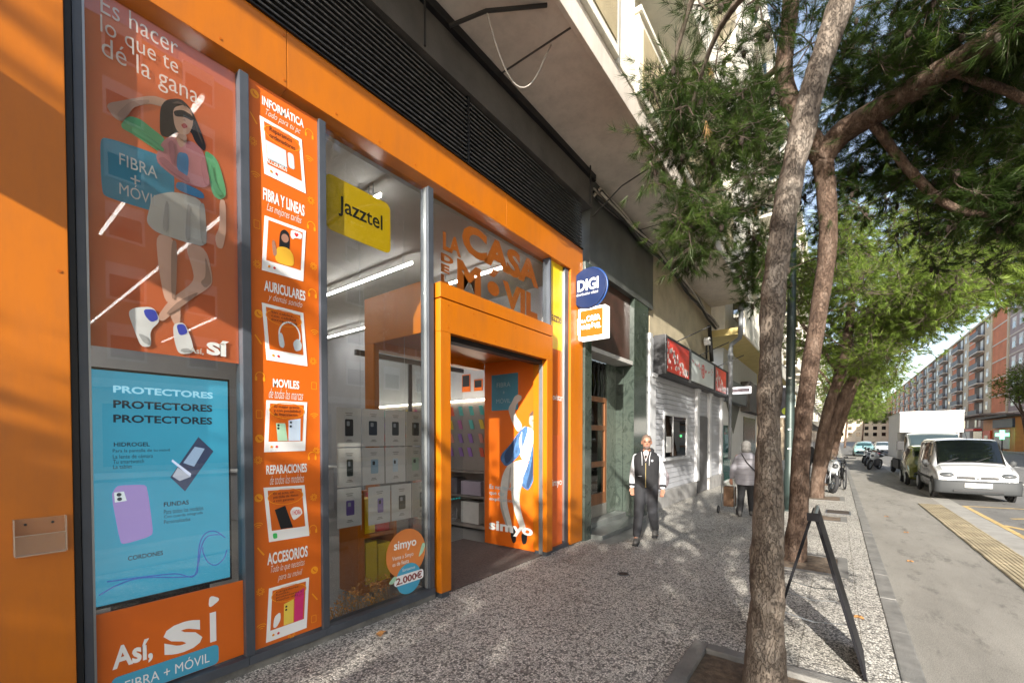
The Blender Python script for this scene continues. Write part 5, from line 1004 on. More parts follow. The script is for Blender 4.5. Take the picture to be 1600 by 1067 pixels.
# ================================================================= across the road
m_brick = M('orange_brick', (.56, .19, .09), .85, var=.15, vs=.6, bump=.2, bs=8); m_sand = M('sand_render', (.54, .45, .33), .85, var=.12, vs=.5); m_mauve = M('mauve_brick', (.34, .27, .27), .85, var=.12, vs=.5); m_pod = M('podium_brown', (.28, .23, .20), .85, var=.2, vs=.4); m_rail = M('balcony_rail', (.06, .06, .07), .6)
m_shut = M('white_shutter', (.62, .62, .60), .6, var=.06); m_wdark = glassmat('far_pane', (.10, .12, .14), 1.0); m_floorline = M('floor_line', (.62, .55, .48), .8)
bb = empty('orange_brick_block', (200, -25, 0), 'long orange brick apartment block with dark balconies across the road', 'building')
MB().box(103.05, 320, -36, -25, 0, 23.4).build('wall', m_brick, bb); MB().box(103.05, 320, -25.5, -24.7, 23.4, 23.8).build('roof_edge', m_sand, bb)
for f in range(6): MB().box(103.05, 320, -25.0, -24.93, 5.9 + f * 2.95, 6.12 + f * 2.95).build('floor_line', m_floorline, bb)
wm = bm_ = None
x = 111.6; k = 0
while x < 290:
    MB().box(x, x + 4.6, -25, -24.86, 5.8, 23.38).build('render_bay', m_sand, bb)
    for f in range(6):
        z = 6.0 + f * 2.95
        if wm is None:
            wm = MB().box(0, 1.5, -.02, .06, 0, 1.5).build('window', m_shut, bb, local=True); p = MB().box(.12, 1.38, .061, .075, .12, .8).build('pane', m_wdark, wm, local=True); c = wm
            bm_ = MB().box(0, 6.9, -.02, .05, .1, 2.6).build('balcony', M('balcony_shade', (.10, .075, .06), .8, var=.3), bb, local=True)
            MB().box(0, 6.9, .02, 1.0, -.18, .02).build('slab', m_floorline, bm_, local=True); MB().box(0, 6.9, .94, .99, .02, .95).build('railing', m_rail, bm_, local=True); MB().box(1.2, 3.0, .051, .07, .1, 2.2).build('door', m_shut, bm_, local=True)
            d = bm_
        else:
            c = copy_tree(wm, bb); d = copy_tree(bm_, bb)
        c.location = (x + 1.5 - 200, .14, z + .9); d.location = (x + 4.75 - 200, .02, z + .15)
    x += 16.2 if k else 16.6; k += 1
mv = empty('mauve_block', (94, -25, 0), 'mauve-grey apartment block at the right edge across the road', 'building')
MB().box(78, 103, -36, -25, 0, 24.2).build('wall', m_mauve, mv); MB().box(77.5, 103, -25.6, -24.4, 24.2, 24.6).build('roof_edge', m_floorline, mv); MB().box(102.2, 103, -25, -24.85, 0, 24.1).build('corner_strip', m_sand, mv)
w0 = None
for f in range(6):
    MB().box(78, 102.1, -25, -24.94, 5.75 + f * 3.0, 5.95 + f * 3.0).build('floor_line', m_floorline, mv)
    for q in range(7):
        if w0 is None: w0 = MB().box(0, 1.7, -.02, .05, 0, 1.7).build('window', m_shut, mv, local=True); MB().box(.15, 1.55, .051, .07, .12, 1.0).build('pane', m_wdark, w0, local=True); c = w0
        else: c = copy_tree(w0, mv)
        c.location = (79.2 + q * 3.3 - 94, .02, 6.7 + f * 3.0)
pd = empty('shop_podium', (120, -22, 0), 'brown low shop podium in front of the orange brick block', 'building')
MB().box(99.5, 190, -24.98, -22, .01, 5.4).build('wall', m_pod, pd); MB().box(99, 190, -24.98, -21.2, 5.41, 5.7).build('canopy', m_pod, pd)
for k in range(11):
    x = 101 + k * 8; MB().box(x, x + 5.5, -22, -21.96, .3, 2.9).build('shop_window', (M('dim_window', (.03, .03, .028), .2), M('shop_white', (.5, .5, .5), .5))[k % 3 == 1], pd)
    w = MB().box(x + 1, x + 2.2, -22, -21.95, 3.6, 4.9).build('window', m_shut, pd); MB().box(x + 3.4, x + 4.6, -22, -21.95, 3.6, 4.9).build('window', m_wdark, pd)
    if k % 3 == 0: MB().box(x, x + 5.5, -21.95, -21.0, 2.95, 3.3).build('awning', m_red, pd)
sp_ = empty('red_shop', (92, -21.8, 0), 'bright red-orange shop front at the right edge across the road', 'shopfront')
MB().box(84, 99.3, -24.98, -21.8, .01, 4.6).build('wall', M('kiosk_orange', (.50, .20, .06), .6), sp_); MB().box(83.5, 99.4, -24.98, -20.9, 4.61, 4.9).build('canopy', m_dark, sp_); MB().box(94.5, 98.6, -21.8, -21.6, .02, 2.9).build('entrance', M('kiosk_red', (.62, .07, .02), .5), sp_); MB().box(95.6, 97.6, -21.6, -21.57, .02, 2.2).build('door', M('dim_window', (.03, .03, .028), .2), sp_); MB().box(86, 93, -21.8, -21.7, .3, 2.9).build('shop_window', M('shop_white', (.5, .5, .5), .5), sp_); MB().box(84, 93, -21.8, -21.55, 3.2, 4.4).build('fascia', M('fascia_navy', (.02, .03, .06), .5), sp_)
gc = empty('green_cross_sign', (83.5, -20.6, 2.2), 'lit green cross sign at the right edge across the road', 'sign')
MB().box(83.5, 83.7, -21.2, -20.0, 2.0, 2.4).box(83.5, 83.7, -20.8, -20.4, 1.6, 1.999).box(83.5, 83.7, -20.8, -20.4, 2.401, 2.8).build('cross', emitter('green_glow', (.1, 1, .25), 2.), gc); MB().tube([(83.6, -20.6, 0), (83.6, -20.6, 1.6)], .06, 8).build('pole', m_black, gc)
# blocks facing the shop (they show as reflections in its windows)
for nm, lab, a, b, h, m in (('ochre_block_across', 'ochre apartment block opposite the orange shop', 4, 38, 22, M('ochre_render', (.42, .30, .16), .85, var=.1)), ('grey_block_across', 'grey apartment block opposite the grey shop', 38.2, 77.8, 24, M('grey_render', (.38, .36, .34), .85, var=.1))):
    e = empty(nm, ((a + b) / 2, -25, 0), lab, 'building'); MB().box(a, b, -36, -25, 0, h).build('wall', m, e); MB().box(a, b, -25.02 + .03, -24.4, 4.2, 4.6).build('canopy', m_floorline, e)
    w0 = None; n = int((b - a) / 3.2)
    for f in range(6):
        for q in range(n):
            if w0 is None: w0 = MB().box(0, 1.5, -.02, .05, 0, 1.8).build('window', m_shut, e, local=True); MB().box(.12, 1.38, .051, .07, .12, 1.2).build('pane', m_wdark, w0, local=True); c = w0
            else: c = copy_tree(w0, e)
            c.location = (a + .8 + q * 3.2 - (a + b) / 2, .02, 5.6 + f * 2.95)
    for q in range(n // 2): MB().box(a + .6 + q * 6.4, a + 6 + q * 6.4, -25, -24.96, .3, 3.4).build('shop_window', M('dim_window', (.03, .03, .028), .2), e)
fl_ = empty('curved_street_lamp', (60, -20.8, 0), 'curved dark street lamp across the road behind the truck', 'street lamp')
MB().tube(catmull([(60, -20.8, 0), (60, -20.8, 4.5), (60, -20.5, 6.4), (60, -19.6, 7.6), (60, -18.3, 8.0)], 5), .09, 8).build('post', m_black, fl_, smooth=True); MB().ell((60, -17.9, 7.95), (.25, .5, .12)).build('lantern', m_grey, fl_, smooth=True)
# ================================================================= vehicles
def loft_pts(st, nu=40, nv=40):
    """st: list of (x, [(y,z)...]) half sections, bottom centre to top centre; returns S(u,v)->Vector with u along, v 0..1 right-bottom over top to left-bottom"""
    n = len(st[0][1]); P = np.array([[(x, y, z) for y, z in sec] for x, sec in st], float)
    full = np.concatenate([P, (P * np.array([1, -1, 1]))[:, ::-1][:, 1:]], 1)      # right then left
    def cr(A, t):
        m = len(A); t = min(max(t, 0), 1) * (m - 1); i = min(int(t), m - 2); f = t - i
        b, c = A[i], A[i + 1]; a = A[i - 1] if i > 0 else 2 * b - c; d = A[i + 2] if i + 2 < m else 2 * c - b
        return .5 * (2 * b + (c - a) * f + (2 * a - 5 * b + 4 * c - d) * f * f + (3 * b - a - 3 * c + d) * f ** 3) * .55 + (b + (c - b) * f) * .45
    def S(u, v): return Vector(cr(np.array([cr(full[i], v) for i in range(len(full))]), u))
    return S, len(st), full.shape[1]
def grid(S, u0, u1, v0, v1, nu, nv, off=0., corner=None):
    mb = MB()
    for i in range(nu + 1):
        for j in range(nv + 1):
            u = u0 + (u1 - u0) * i / nu; v = v0 + (v1 - v0) * j / nv; p = S(u, v)
            if off:
                e = 1e-3; a = S(min(u + e, 1), v) - S(max(u - e, 0), v); b = S(u, min(v + e, 1)) - S(u, max(v - e, 0)); n = a.cross(b)
                if n.length > 1e-12: p = p - n.normalized() * off if n.dot(p - Vector((p.x, 0, .8))) < 0 else p + n.normalized() * off
            mb.v.append(tuple(p))
    mb.f = [(i * (nv + 1) + j, (i + 1) * (nv + 1) + j, (i + 1) * (nv + 1) + j + 1, i * (nv + 1) + j + 1) for i in range(nu) for j in range(nv)]; return mb
def sec(w, zb, zbelt, zt, wt): return [(0, zb), (w * .80, zb), (w * .97, zb + .06), (w, zb + .28 * (zbelt - zb)), (w, zbelt), (w + (wt - w) * .5, (zbelt + zt) / 2), (wt, zt - .06 * (zt > 1)), (wt * .86, zt), (0, zt + .03)]
def wheel(e, x, y, r, w=.18, rimc=None):
    t = MB().torus((x, y, r), r - w * .32, w * .32, 'y', 26, 8).disc((x, y, r), r - w * .25, w * .42, 'y', 26).build('wheel', m_rubber, e, smooth=False, local=True)
    s = 1 if y > 0 else -1; MB().disc((x, y + s * w * .40, r), r * .62, .02, 'y', 20).build('rim', rimc or m_alu, t, local=True)
m_vwhite = M('van_white', (.42, .43, .44), .25, var=.03, coat=.6); m_vglass = glassmat('vehicle_glass', (.30, .36, .37), 2.2); m_vdark = M('cabin_dark', (.02, .02, .022), .7); m_bump = M('grey_bumper', (.035, .038, .041), .7, var=.06); m_lamp = M('headlamp', (.07, .075, .08), .06, var=.03, coat=1.); m_amber = M('amber_lens', (.7, .25, .02), .2)
def bumper_mesh():
    mb = MB(); n = 24; prof = [(-.10, .235), (.0, .225), (.035, .27), (.045, .40), (.035, .54), (.015, .60), (-.10, .61)]
    for i in range(n + 1):
        t = -1 + 2 * i / n; y = .875 * math.copysign(min(1, abs(t) * 1.25) ** .9, t); back = max(0, (abs(t) - .8) / .2) * .42
        x = 4.345 - .15 * (abs(y) / .875) ** 3 - back; q = 1 if abs(t) < .8 else 1
        for dx, z in prof: mb.v.append((x + dx * (1 if abs(t) < .82 else .3), y + (0 if abs(t) < .8 else math.copysign(dx * .3, t)), z))
    m = len(prof); mb.f = [(i * m + j, (i + 1) * m + j, (i + 1) * m + j + 1, i * m + j + 1) for i in range(n) for j in range(m - 1)]; return mb
def van(e):
    st = [(0, sec(.74, .42, 1.0, 1.66, .66)), (.06, sec(.80, .28, 1.0, 1.76, .70)), (.6, sec(.83, .25, 1.0, 1.80, .71)), (1.5, sec(.84, .25, 1.0, 1.81, .71)), (2.45, sec(.84, .25, 1.02, 1.79, .71)), (2.72, sec(.84, .25, 1.02, 1.72, .70)), (3.10, sec(.84, .25, 1.00, 1.40, .70)), (3.46, sec(.84, .25, .96, 1.05, .72)), (3.8, sec(.835, .25, .88, .99, .72)), (4.08, sec(.82, .24, .80, .90, .70)), (4.22, sec(.79, .24, .68, .78, .66)), (4.27, sec(.74, .30, .50, .58, .60))]
    S, n, m = loft_pts(st); U = lambda i: i / (n - 1)
    b = grid(S, 0, 1, 0, 1, 66, 48).build('body', m_vwhite, e, smooth=True, local=True)
    V = lambda j: j / (m - 1)
    g = grid(S, U(4.75), U(6.85), V(6.05), V(9.95), 12, 14, .010).build('windscreen', m_vglass, b, smooth=True, local=True)
    grid(S, U(4.68), U(6.95), V(5.95), V(10.05), 12, 14, .004).build('windscreen_seal', m_vdark, g, smooth=True, local=True)
    for a0, a1 in ((.9, 2.55), (2.75, 4.0), (4.2, 5.3)):
        for v0, v1 in ((4.15, 5.8), (16 - 5.8, 16 - 4.15)): grid(S, U(a0), U(a1), V(v0), V(v1), 5, 5, .008).build('side_window', m_vglass, b, smooth=True, local=True)
    [grid(S, U(7.05), U(9.2), V(a_), V(a_ + .06), 10, 1, .004).build('bonnet_gap', m_vdark, b, local=True) for a_ in (5.95, 10.0)]
    grid(S, U(9.12), U(9.2), V(5.95), V(10.05), 1, 16, .004).build('bonnet_gap', m_vdark, b, local=True)
    for a_ in (2.62, 4.1, 5.25): [grid(S, U(a_), U(a_ + .03), V(v_), V(v_ + 3.2), 1, 10, .003).build('door_gap', m_vdark, b, local=True) for v_ in (2.4, 10.4)]
    bu = bumper_mesh().build('bumper', m_bump, b, smooth=True, local=True)
    MB().box(4.25, 4.394, -.50, .50, .29, .335).build('lower_grille', m_vdark, bu, bevel=.01, local=True)
    MB().box(4.385, 4.404, -.27, .27, .42, .54).build('number_plate', m_wprint, bu, bevel=.003, local=True)
    MB().box(4.20, 4.285, -.42, .42, .64, .73).build('grille', M('grille_grey', (.05, .052, .055), .5), b, bevel=.02, local=True)
    for z in (.675, .70): MB().box(4.284, 4.292, -.38, .38, z, z + .014).build('grille_slot', m_vdark, b, local=True)
    MB().disc((4.295, 0, .69), .055, .01, 'x', r2=.042).box(4.286, 4.302, -.05, .05, .683, .697).build('emblem', m_alu, b, local=True)
    for s in (-1, 1):
        MB().ell((4.15, s * .60, .745), (.13, .18, .088), 16, 10).build('headlight', m_lamp, b, smooth=True, local=True)
        mi = MB().ell((3.0, s * .945, 1.07), (.05, .075, .09), 12, 8).build('mirror', m_bump, b, smooth=True, local=True); MB().box(3.03, 3.08, min(s * .84, s * .92), max(s * .84, s * .92), 1.0, 1.05).build('mirror_arm', m_vdark, mi, local=True)
        MB().box(.5, 3.4, min(s * .838, s * .862), max(s * .838, s * .862), .55, .62).build('side_strip', m_bump, b, bevel=.006, local=True)
        MB().box(2.42, 2.55, min(s * .845, s * .868), max(s * .845, s * .868), .90, .93).build('door_handle', m_vdark, b, local=True); MB().box(2.18, 2.31, min(s * .845, s * .868), max(s * .845, s * .868), .90, .93).build('door_handle', m_vdark, b, local=True)
        for x in (.78, 3.50):
            MB().disc((x, s * .828, .31), .365, .022, 'y', 26).build('wheel_arch', m_vdark, b, local=True); wheel(e, x, s * .79, .305, .18)
    MB().tube([(2.9, .0, 1.80), (2.55, .0, 2.05)], .006, 5).build('aerial', m_black, b, local=True)
    for y in (-.42, .35):
        MB().box(3.08, 3.2, y - .14, y + .14, 1.15, 1.22).build('dash_paper', m_yprint if y < 0 else m_or2, g, local=True) if 0 else None
    for k, y in enumerate((-.5, .1)): MB().tube([(3.43, y, 1.125), (3.2, y + .45, 1.30)], .009, 5).build('wiper', m_vdark, b, local=True)
va = empty('white_van', (22.05, -6.62, -.12), 'white compact van with grey bumper parked facing us', 'van', rz=math.pi); van(va)
# olive microcar behind the van
mc = empty('olive_microcar', (24.75, -6.35, -.12), 'small dark olive car squeezed between the white van and the truck', 'car', rz=math.pi)
st = [(0, sec(.70, .35, .85, 1.40, .58)), (.1, sec(.76, .25, .85, 1.50, .60)), (.9, sec(.78, .22, .88, 1.54, .60)), (1.5, sec(.78, .22, .9, 1.48, .58)), (1.85, sec(.77, .22, .9, 1.15, .58)), (2.15, sec(.76, .22, .80, .92, .56)), (2.4, sec(.70, .25, .66, .74, .5)), (2.47, sec(.60, .3, .5, .58, .44))]
S, n, m = loft_pts(st); m_olive = M('olive_paint', (.16, .17, .03), .2, .2, var=.1, coat=.8)
b = grid(S, 0, 1, 0, 1, 36, 36).build('body', m_olive, mc, smooth=True, local=True); grid(S, 3.05 / 7, 4.1 / 7, 6.3 / 16, 9.7 / 16, 8, 10, .008).build('windscreen', m_vglass, b, smooth=True, local=True)
for v0, v1 in ((4.2, 5.8), (10.2, 11.8)): grid(S, 1.2 / 7, 3.2 / 7, v0 / 16, v1 / 16, 5, 4, .008).build('side_window', m_vglass, b, smooth=True, local=True)
for s in (-1, 1):
    MB().ell((2.32, s * .5, .66), (.10, .12, .08)).build('headlight', m_lamp, b, smooth=True, local=True)
    for x in (.42, 2.0): wheel(mc, x, s * .73, .28, .16)
# box truck
tr = empty('box_truck', (32.2, -6.75, -.12), 'white box truck with a square cargo body parked behind the van', 'truck', rz=math.pi)
m_box = M('truck_box', (.50, .50, .50), .35, var=.04, dirt=.08)
cg = MB().box(0, 4.6, -1.04, 1.04, .85, 3.06).box(4.6, 5.5, -1.04, 1.04, 2.1, 3.06).build('cargo_box', m_box, tr, bevel=.03, local=True)
for y in (-1.045, 1.045): MB().box(.02, 5.48, min(y, y * 1.006), max(y, y * 1.006), 2.98, 3.05).box(.02, 4.58, min(y, y * 1.006), max(y, y * 1.006), .86, .93).build('edge_rail', m_alu, cg, local=True)
st = [(4.62, sec(.92, .35, 1.3, 2.06, .82)), (5.2, sec(.93, .33, 1.3, 2.08, .84)), (5.8, sec(.93, .33, 1.3, 2.04, .82)), (6.25, sec(.93, .33, 1.28, 1.72, .80)), (6.65, sec(.92, .33, 1.15, 1.28, .80)), (7.0, sec(.90, .33, .95, 1.08, .74)), (7.2, sec(.84, .35, .7, .80, .66)), (7.24, sec(.74, .4, .6, .68, .6))]
S, n, m = loft_pts(st); cb_ = grid(S, 0, 1, 0, 1, 40, 40).build('cab', m_vwhite, tr, smooth=True, local=True)
g = grid(S, 2.1 / 7, 3.9 / 7, 6.3 / 16, 9.7 / 16, 8, 10, .01).build('windscreen', m_vglass, cb_, smooth=True, local=True)
for v0, v1 in ((4.2, 5.8), (10.2, 11.8)): grid(S, .5 / 7, 2.7 / 7, v0 / 16, v1 / 16, 5, 4, .01).build('side_window', m_vglass, cb_, smooth=True, local=True)
MB().box(7.18, 7.28, -.8, .8, .38, .62).build('bumper', m_bump, cb_, bevel=.03, local=True); MB().box(7.12, 7.20, -.5, .5, .68, .9).build('grille', m_vdark, cb_, bevel=.02, local=True)
for s in (-1, 1):
    MB().ell((7.0, s * .68, .85), (.14, .15, .12)).build('headlight', m_lamp, cb_, smooth=True, local=True); MB().box(6.2, 6.32, min(s * .95, s * 1.2), max(s * .95, s * 1.2), 1.3, 1.7).build('mirror', m_vdark, cb_, bevel=.03, local=True)
    wheel(tr, 1.2, s * .9, .36, .22); wheel(tr, 6.4, s * .86, .36, .22)
MB().box(.1, 4.9, -.45, .45, .5, .845).build('chassis', m_vdark, tr, local=True); MB().box(1.8, 4.6, .85, 1.0, .35, .8).box(1.8, 4.6, -1.0, -.85, .35, .8).build('side_skirt', m_vdark, tr, local=True)
# far cars
def far_car(x, y, col, lab, rz):
    e = empty('parked_car', (x, y, -.12), lab, 'car', 'cars further along the road', rz)
    st = [(0, sec(.7, .35, .8, .95, .6)), (.15, sec(.82, .22, .85, 1.05, .62)), (.8, sec(.86, .2, .88, 1.38, .6)), (1.7, sec(.87, .2, .9, 1.45, .6)), (2.4, sec(.87, .2, .9, 1.38, .6)), (3.1, sec(.86, .2, .88, 1.0, .64)), (3.9, sec(.82, .2, .74, .82, .6)), (4.2, sec(.7, .28, .5, .6, .5))]
    S, n, m = loft_pts(st); b = grid(S, 0, 1, 0, 1, 24, 24).build('body', col, e, smooth=True, local=True)
    grid(S, 4.1 / 7, 4.9 / 7, 6.2 / 16, 9.8 / 16, 5, 8, .01).build('windscreen', m_vglass, b, smooth=True, local=True); grid(S, 1.1 / 7, 1.9 / 7, 6.2 / 16, 9.8 / 16, 5, 8, .01).build('rear_window', m_vglass, b, smooth=True, local=True)
    for v0, v1 in ((4.2, 5.8), (10.2, 11.8)): grid(S, 1.6 / 7, 4.2 / 7, v0 / 16, v1 / 16, 5, 4, .01).build('side_window', m_vglass, b, smooth=True, local=True)
    for s in (-1, 1):
        MB().ell((4.0, s * .6, .62), (.12, .14, .07)).build('headlight', m_lamp, b, smooth=True, local=True)
        for x in (.8, 3.3): wheel(e, x, s * .8, .31, .18)
m_teal = M('car_teal', (.25, .45, .46), .25, coat=.7); m_silver = M('car_silver', (.5, .52, .54), .25, .4, coat=.7)
far_car(66, -7.5, m_vwhite, 'white car far along the road near the vanishing point', math.pi); far_car(60, -5.6, m_teal, 'pale teal car beyond the motorbikes', math.pi); far_car(76, -6.4, m_silver, 'silver car farthest along the road', math.pi); far_car(86, -20.0 + .9, m_vwhite, 'white car parked across the road before the podium shops', 0); far_car(95, -19.1, m_silver, 'silver car parked across the road near the red shop', 0)
# motorbikes
def motorbike(col):
    e = empty('motorbike', (0, 0, 0), None, 'motorbike', 'motorbikes parked in a row')
    for x in (.0, 1.32):
        w = MB().torus((x, 0, .30), .25, .06, 'y', 22, 8).build('wheel', m_rubber, e, smooth=True, local=True); MB().disc((x, 0, .30), .2, .02, 'y', 18, .16).disc((x, 0, .3), .05, .05).build('rim', m_alu, w, local=True)
        for k in range(5): a = k * 1.2566; MB().tube([(x, 0, .3), (x + .17 * math.cos(a), 0, .3 + .17 * math.sin(a))], .012, 5).build('spoke', m_alu, w, local=True)
    MB().box(.35, .95, -.13, .13, .25, .62).build('engine', M('engine_grey', (.10, .10, .11), .5, .5), e, bevel=.04, local=True)
    MB().ell((.82, 0, .80), (.30, .16, .16)).build('tank', col, e, smooth=True, local=True); MB().ell((.30, 0, .80), (.42, .15, .09)).build('seat', m_rubber, e, smooth=True, local=True); MB().ell((-.15, 0, .82), (.22, .10, .07)).build('tail', col, e, smooth=True, local=True)
    MB().ell((1.12, 0, .82), (.16, .17, .24)).build('fairing', col, e, smooth=True, local=True); MB().ell((1.24, 0, .84), (.07, .09, .09)).build('headlight', m_lamp, e, smooth=True, local=True)
    for s in (-1, 1): MB().tube([(1.32, s * .09, .30), (1.10, s * .09, .95)], .022, 6).build('fork', m_alu, e, smooth=True, local=True); MB().tube([(1.05, 0, 1.0), (1.08, s * .2, 1.05), (.98, s * .36, 1.02)], .015, 6).build('handlebar', m_black, e, smooth=True, local=True); MB().ell((1.0, s * .34, 1.16), (.02, .06, .04)).build('mirror', m_black, e, local=True)
    MB().add([(1.22, -.15, .98), (1.22, .15, .98), (1.06, .11, 1.24), (1.06, -.11, 1.24), (1.21, -.15, .98), (1.21, .15, .98), (1.05, .11, 1.24), (1.05, -.11, 1.24)], [(0, 1, 2, 3), (7, 6, 5, 4), (0, 4, 5, 1), (1, 5, 6, 2), (2, 6, 7, 3), (3, 7, 4, 0)]).build('windshield', m_glass2, e, local=True)
    MB().tube([(.5, -.16, .25), (-.1, -.18, .36)], .04, 8).build('exhaust', m_alu, e, smooth=True, local=True)
    return e
mk = [motorbike(m_white), motorbike(m_black), motorbike(m_red), motorbike(m_silver)]
mlab = ['white', 'black', 'red', 'silver', 'white', 'black', 'silver', 'white', 'black']; mord = ['nearest the box truck', 'second from the truck', 'third from the truck', 'fourth from the truck', 'fifth from the truck', 'sixth from the truck', 'seventh from the truck', 'eighth from the truck', 'at the far end']
idx = dict(white=0, black=1, red=2, silver=3); used = set()
for k in range(9):
    i = idx[mlab[k]]; o = mk[i] if i not in used else copy_tree(mk[i]); used.add(i)
    o.location = (33.8 + k * 1.35, -5.4, -.12); o.rotation_euler = (R(-9), 0, R(158 + (k * 37) % 11)); o['label'] = '%s motorbike in the parked row, %s' % (mlab[k], mord[k])
# bicycle seen head-on
bi = empty('bicycle', (19.1, -3.5, 0), 'black bicycle parked facing us by the kerb beyond the pines', 'bicycle', rz=math.pi + .12)
for x in (0, 1.05): w = MB().torus((x, 0, .34), .315, .022, 'y', 30, 6).build('wheel', m_rubber, bi, smooth=True, local=True); mb = MB(); [mb.tube([(x, 0, .34), (x + .3 * math.cos(k * .5236), 0, .34 + .3 * math.sin(k * .5236))], .003, 4) for k in range(12)]; mb.build('spokes', m_alu, w, local=True)
MB().tube([(0, 0, .34), (.42, 0, .30), (.95, 0, .80), (.90, 0, .92)], .02, 7).tube([(.42, 0, .30), (.30, 0, .86), (.93, 0, .84)], .018, 7).tube([(0, 0, .34), (.31, 0, .80)], .012, 6).build('frame', m_black, bi, smooth=True, local=True)
MB().tube([(.88, 0, 1.02), (.95, .05, .74), (1.05, .05, .34)], .014, 6).tube([(.95, -.05, .74), (1.05, -.05, .34)], .014, 6).build('fork', m_black, bi, smooth=True, local=True); MB().tube([(.78, -.32, 1.05), (.9, -.12, 1.04), (.9, .12, 1.04), (.78, .32, 1.05)], .014, 6).build('handlebar', m_black, bi, smooth=True, local=True); MB().ell((.27, 0, .92), (.14, .08, .035)).build('saddle', m_rubber, bi, smooth=True, local=True)
for s in (-1, 1): MB().tube([(.42, s * .06, .3), (.42 + s * .08, s * .1, .3 - s * .14), (.42 + s * .08, s * .2, .3 - s * .14)], .012, 5).build('pedal', m_black, bi, local=True)
# scooter by the twin-trunk pine
so_ = copy_tree(mk[3]); so_.location = (17.9, -2.85, 0); so_.rotation_euler = (R(-7), 0, R(200)); so_['label'] = 'silver motorbike parked on the pavement behind the twin-trunked pine'; so_['group'] = 'motorbikes on the pavement'

fe = empty('street_end_block', (300, -12, 0), 'pale apartment block closing the far end of the street', 'building'); MB().box(290, 300, -24, 8, 0, 20).build('wall', m_sand, fe)
for f in range(5):
    for q in range(9): MB().box(289.9, 289.99, -23 + q * 3.4, -21.4 + q * 3.4, 3 + f * 3.2, 4.8 + f * 3.2).build('window', m_wdark, fe)
dc = empty('drain_cover', (12.4, -3.45, 0), 'small dark metal drain cover in the pavement near the kerb', 'drain cover'); MB().box(12.1, 12.7, -3.68, -3.22, .001, .008).build('frame', m_grey, dc); MB().box(12.13, 12.67, -3.65, -3.25, .0085, .012).build('lid', M('rusty_lid', (.07, .055, .045), .7, .4, var=.4, vs=20, bump=.4), dc)
for (x_, y_, lab_) in ((5.1, -1.3, 'round dark stopcock cover in the pavement before the shop door'),):
    e = empty('stopcock_cover', (x_, y_, 0), lab_, 'cover'); MB().disc((x_, y_, .0045), .075, .0035, 'z', 24, .062).build('ring', m_grey, e); MB().disc((x_, y_, .004), .061, .003, 'z', 24).build('lid', MATS['rusty_lid'], e)
# ================================================================= people
def skin_obj(name, mb, m, parent, vox=.014, it=6):
    o = mb.build(name, m, parent, smooth=True, local=True)
    r = o.modifiers.new('remesh', 'REMESH'); r.mode = 'VOXEL'; r.voxel_size = vox; r.use_smooth_shade = True
    s = o.modifiers.new('smooth', 'SMOOTH'); s.factor = .5; s.iterations = it
    return o
def limb(mb, P, r, n=10):
    Q = catmull(P, 4); rr = []
    for i in range(len(Q)):
        t = i / 4; k = min(int(t), len(r) - 1); k2 = min(k + 1, len(r) - 1); rr.append(r[k] + (r[k2] - r[k]) * (t - int(t)))
    mb.tube(Q, rr, n)
    mb.ell(Q[0], (rr[0],) * 3, 10, 7); mb.ell(Q[-1], (rr[-1],) * 3, 10, 7); return mb
def torso(mb, secs, n=18):
    """secs: (z, cx, cy, rx(depth), ry(width))"""
    v = []; f = []
    for z, cx, cy, rx, ry in secs:
        for k in range(n): a = 2 * math.pi * k / n; v.append((cx + rx * math.cos(a), cy + ry * math.sin(a), z))
    for i in range(len(secs) - 1):
        for k in range(n): f.append((i * n + k, i * n + (k + 1) % n, (i + 1) * n + (k + 1) % n, (i + 1) * n + k))
    f += [tuple(range(n - 1, -1, -1)), tuple((len(secs) - 1) * n + k for k in range(n))]
    return mb.add(v, f)
def hand(mb, wrist, d, curl, s=1):
    """palm, four curled fingers and a thumb; d = direction the hand points, curl = direction the fingers bend to"""
    w = Vector(wrist); d = Vector(d).normalized(); c = Vector(curl).normalized(); c = (c - d * c.dot(d)).normalized(); a = d.cross(c) * s
    for t in (-.024, -.008, .008, .024): mb.tube([w + a * t * .6, w + d * .05 + a * t, w + d * .095 + a * t], [.017, .015, .012], 7)
    for k, (t, L) in enumerate(((-.030, .066), (-.010, .076), (.011, .072), (.031, .056))):
        b = w + d * .09 + a * t; p1 = b + d * L * .45 + c * .008; p2 = p1 + d * L * .28 + c * L * .30; p3 = p2 + d * .004 + c * L * .30
        mb.tube([b - d * .02, p1, p2, p3], [.0095, .009, .008, .006], 7); mb.ell(p3, (.006,) * 3, 6, 5)
    b = w + d * .03 - a * .026; mb.tube([b, b - a * .022 + d * .03 + c * .012, b - a * .020 + d * .062 + c * .026], [.012, .011, .008], 7)
def head(mb, c, turn, tilt=0, s=1.):
    R_ = Matrix.Rotation(turn, 3, 'Z') @ Matrix.Rotation(tilt, 3, 'Y'); c = Vector(c); Pt = lambda x, y, z: c + R_ @ (Vector((x, y, z)) * s)
    mb.ell(Pt(-.008, 0, .03), (.098 * s, .078 * s, .098 * s), 18, 14, R_); mb.ell(Pt(.014, 0, -.045), (.078 * s, .062 * s, .075 * s), 14, 10, R_); mb.ell(Pt(.045, 0, -.085), (.04 * s, .035 * s, .03 * s), 10, 8, R_)
    mb.tube([Pt(.082, 0, .022), Pt(.104, 0, -.012), Pt(.109, 0, -.024)], [.010, .014, .015], 7); mb.ell(Pt(.1, 0, -.026), (.015, .018, .011), 8, 6, R_)
    for q in (-1, 1): mb.ell(Pt(-.008, q * .080, -.005), (.022, .010, .034), 8, 7, R_); mb.ell(Pt(.078, q * .034, .030), (.016, .026, .010), 8, 6, R_)
    return Pt, R_
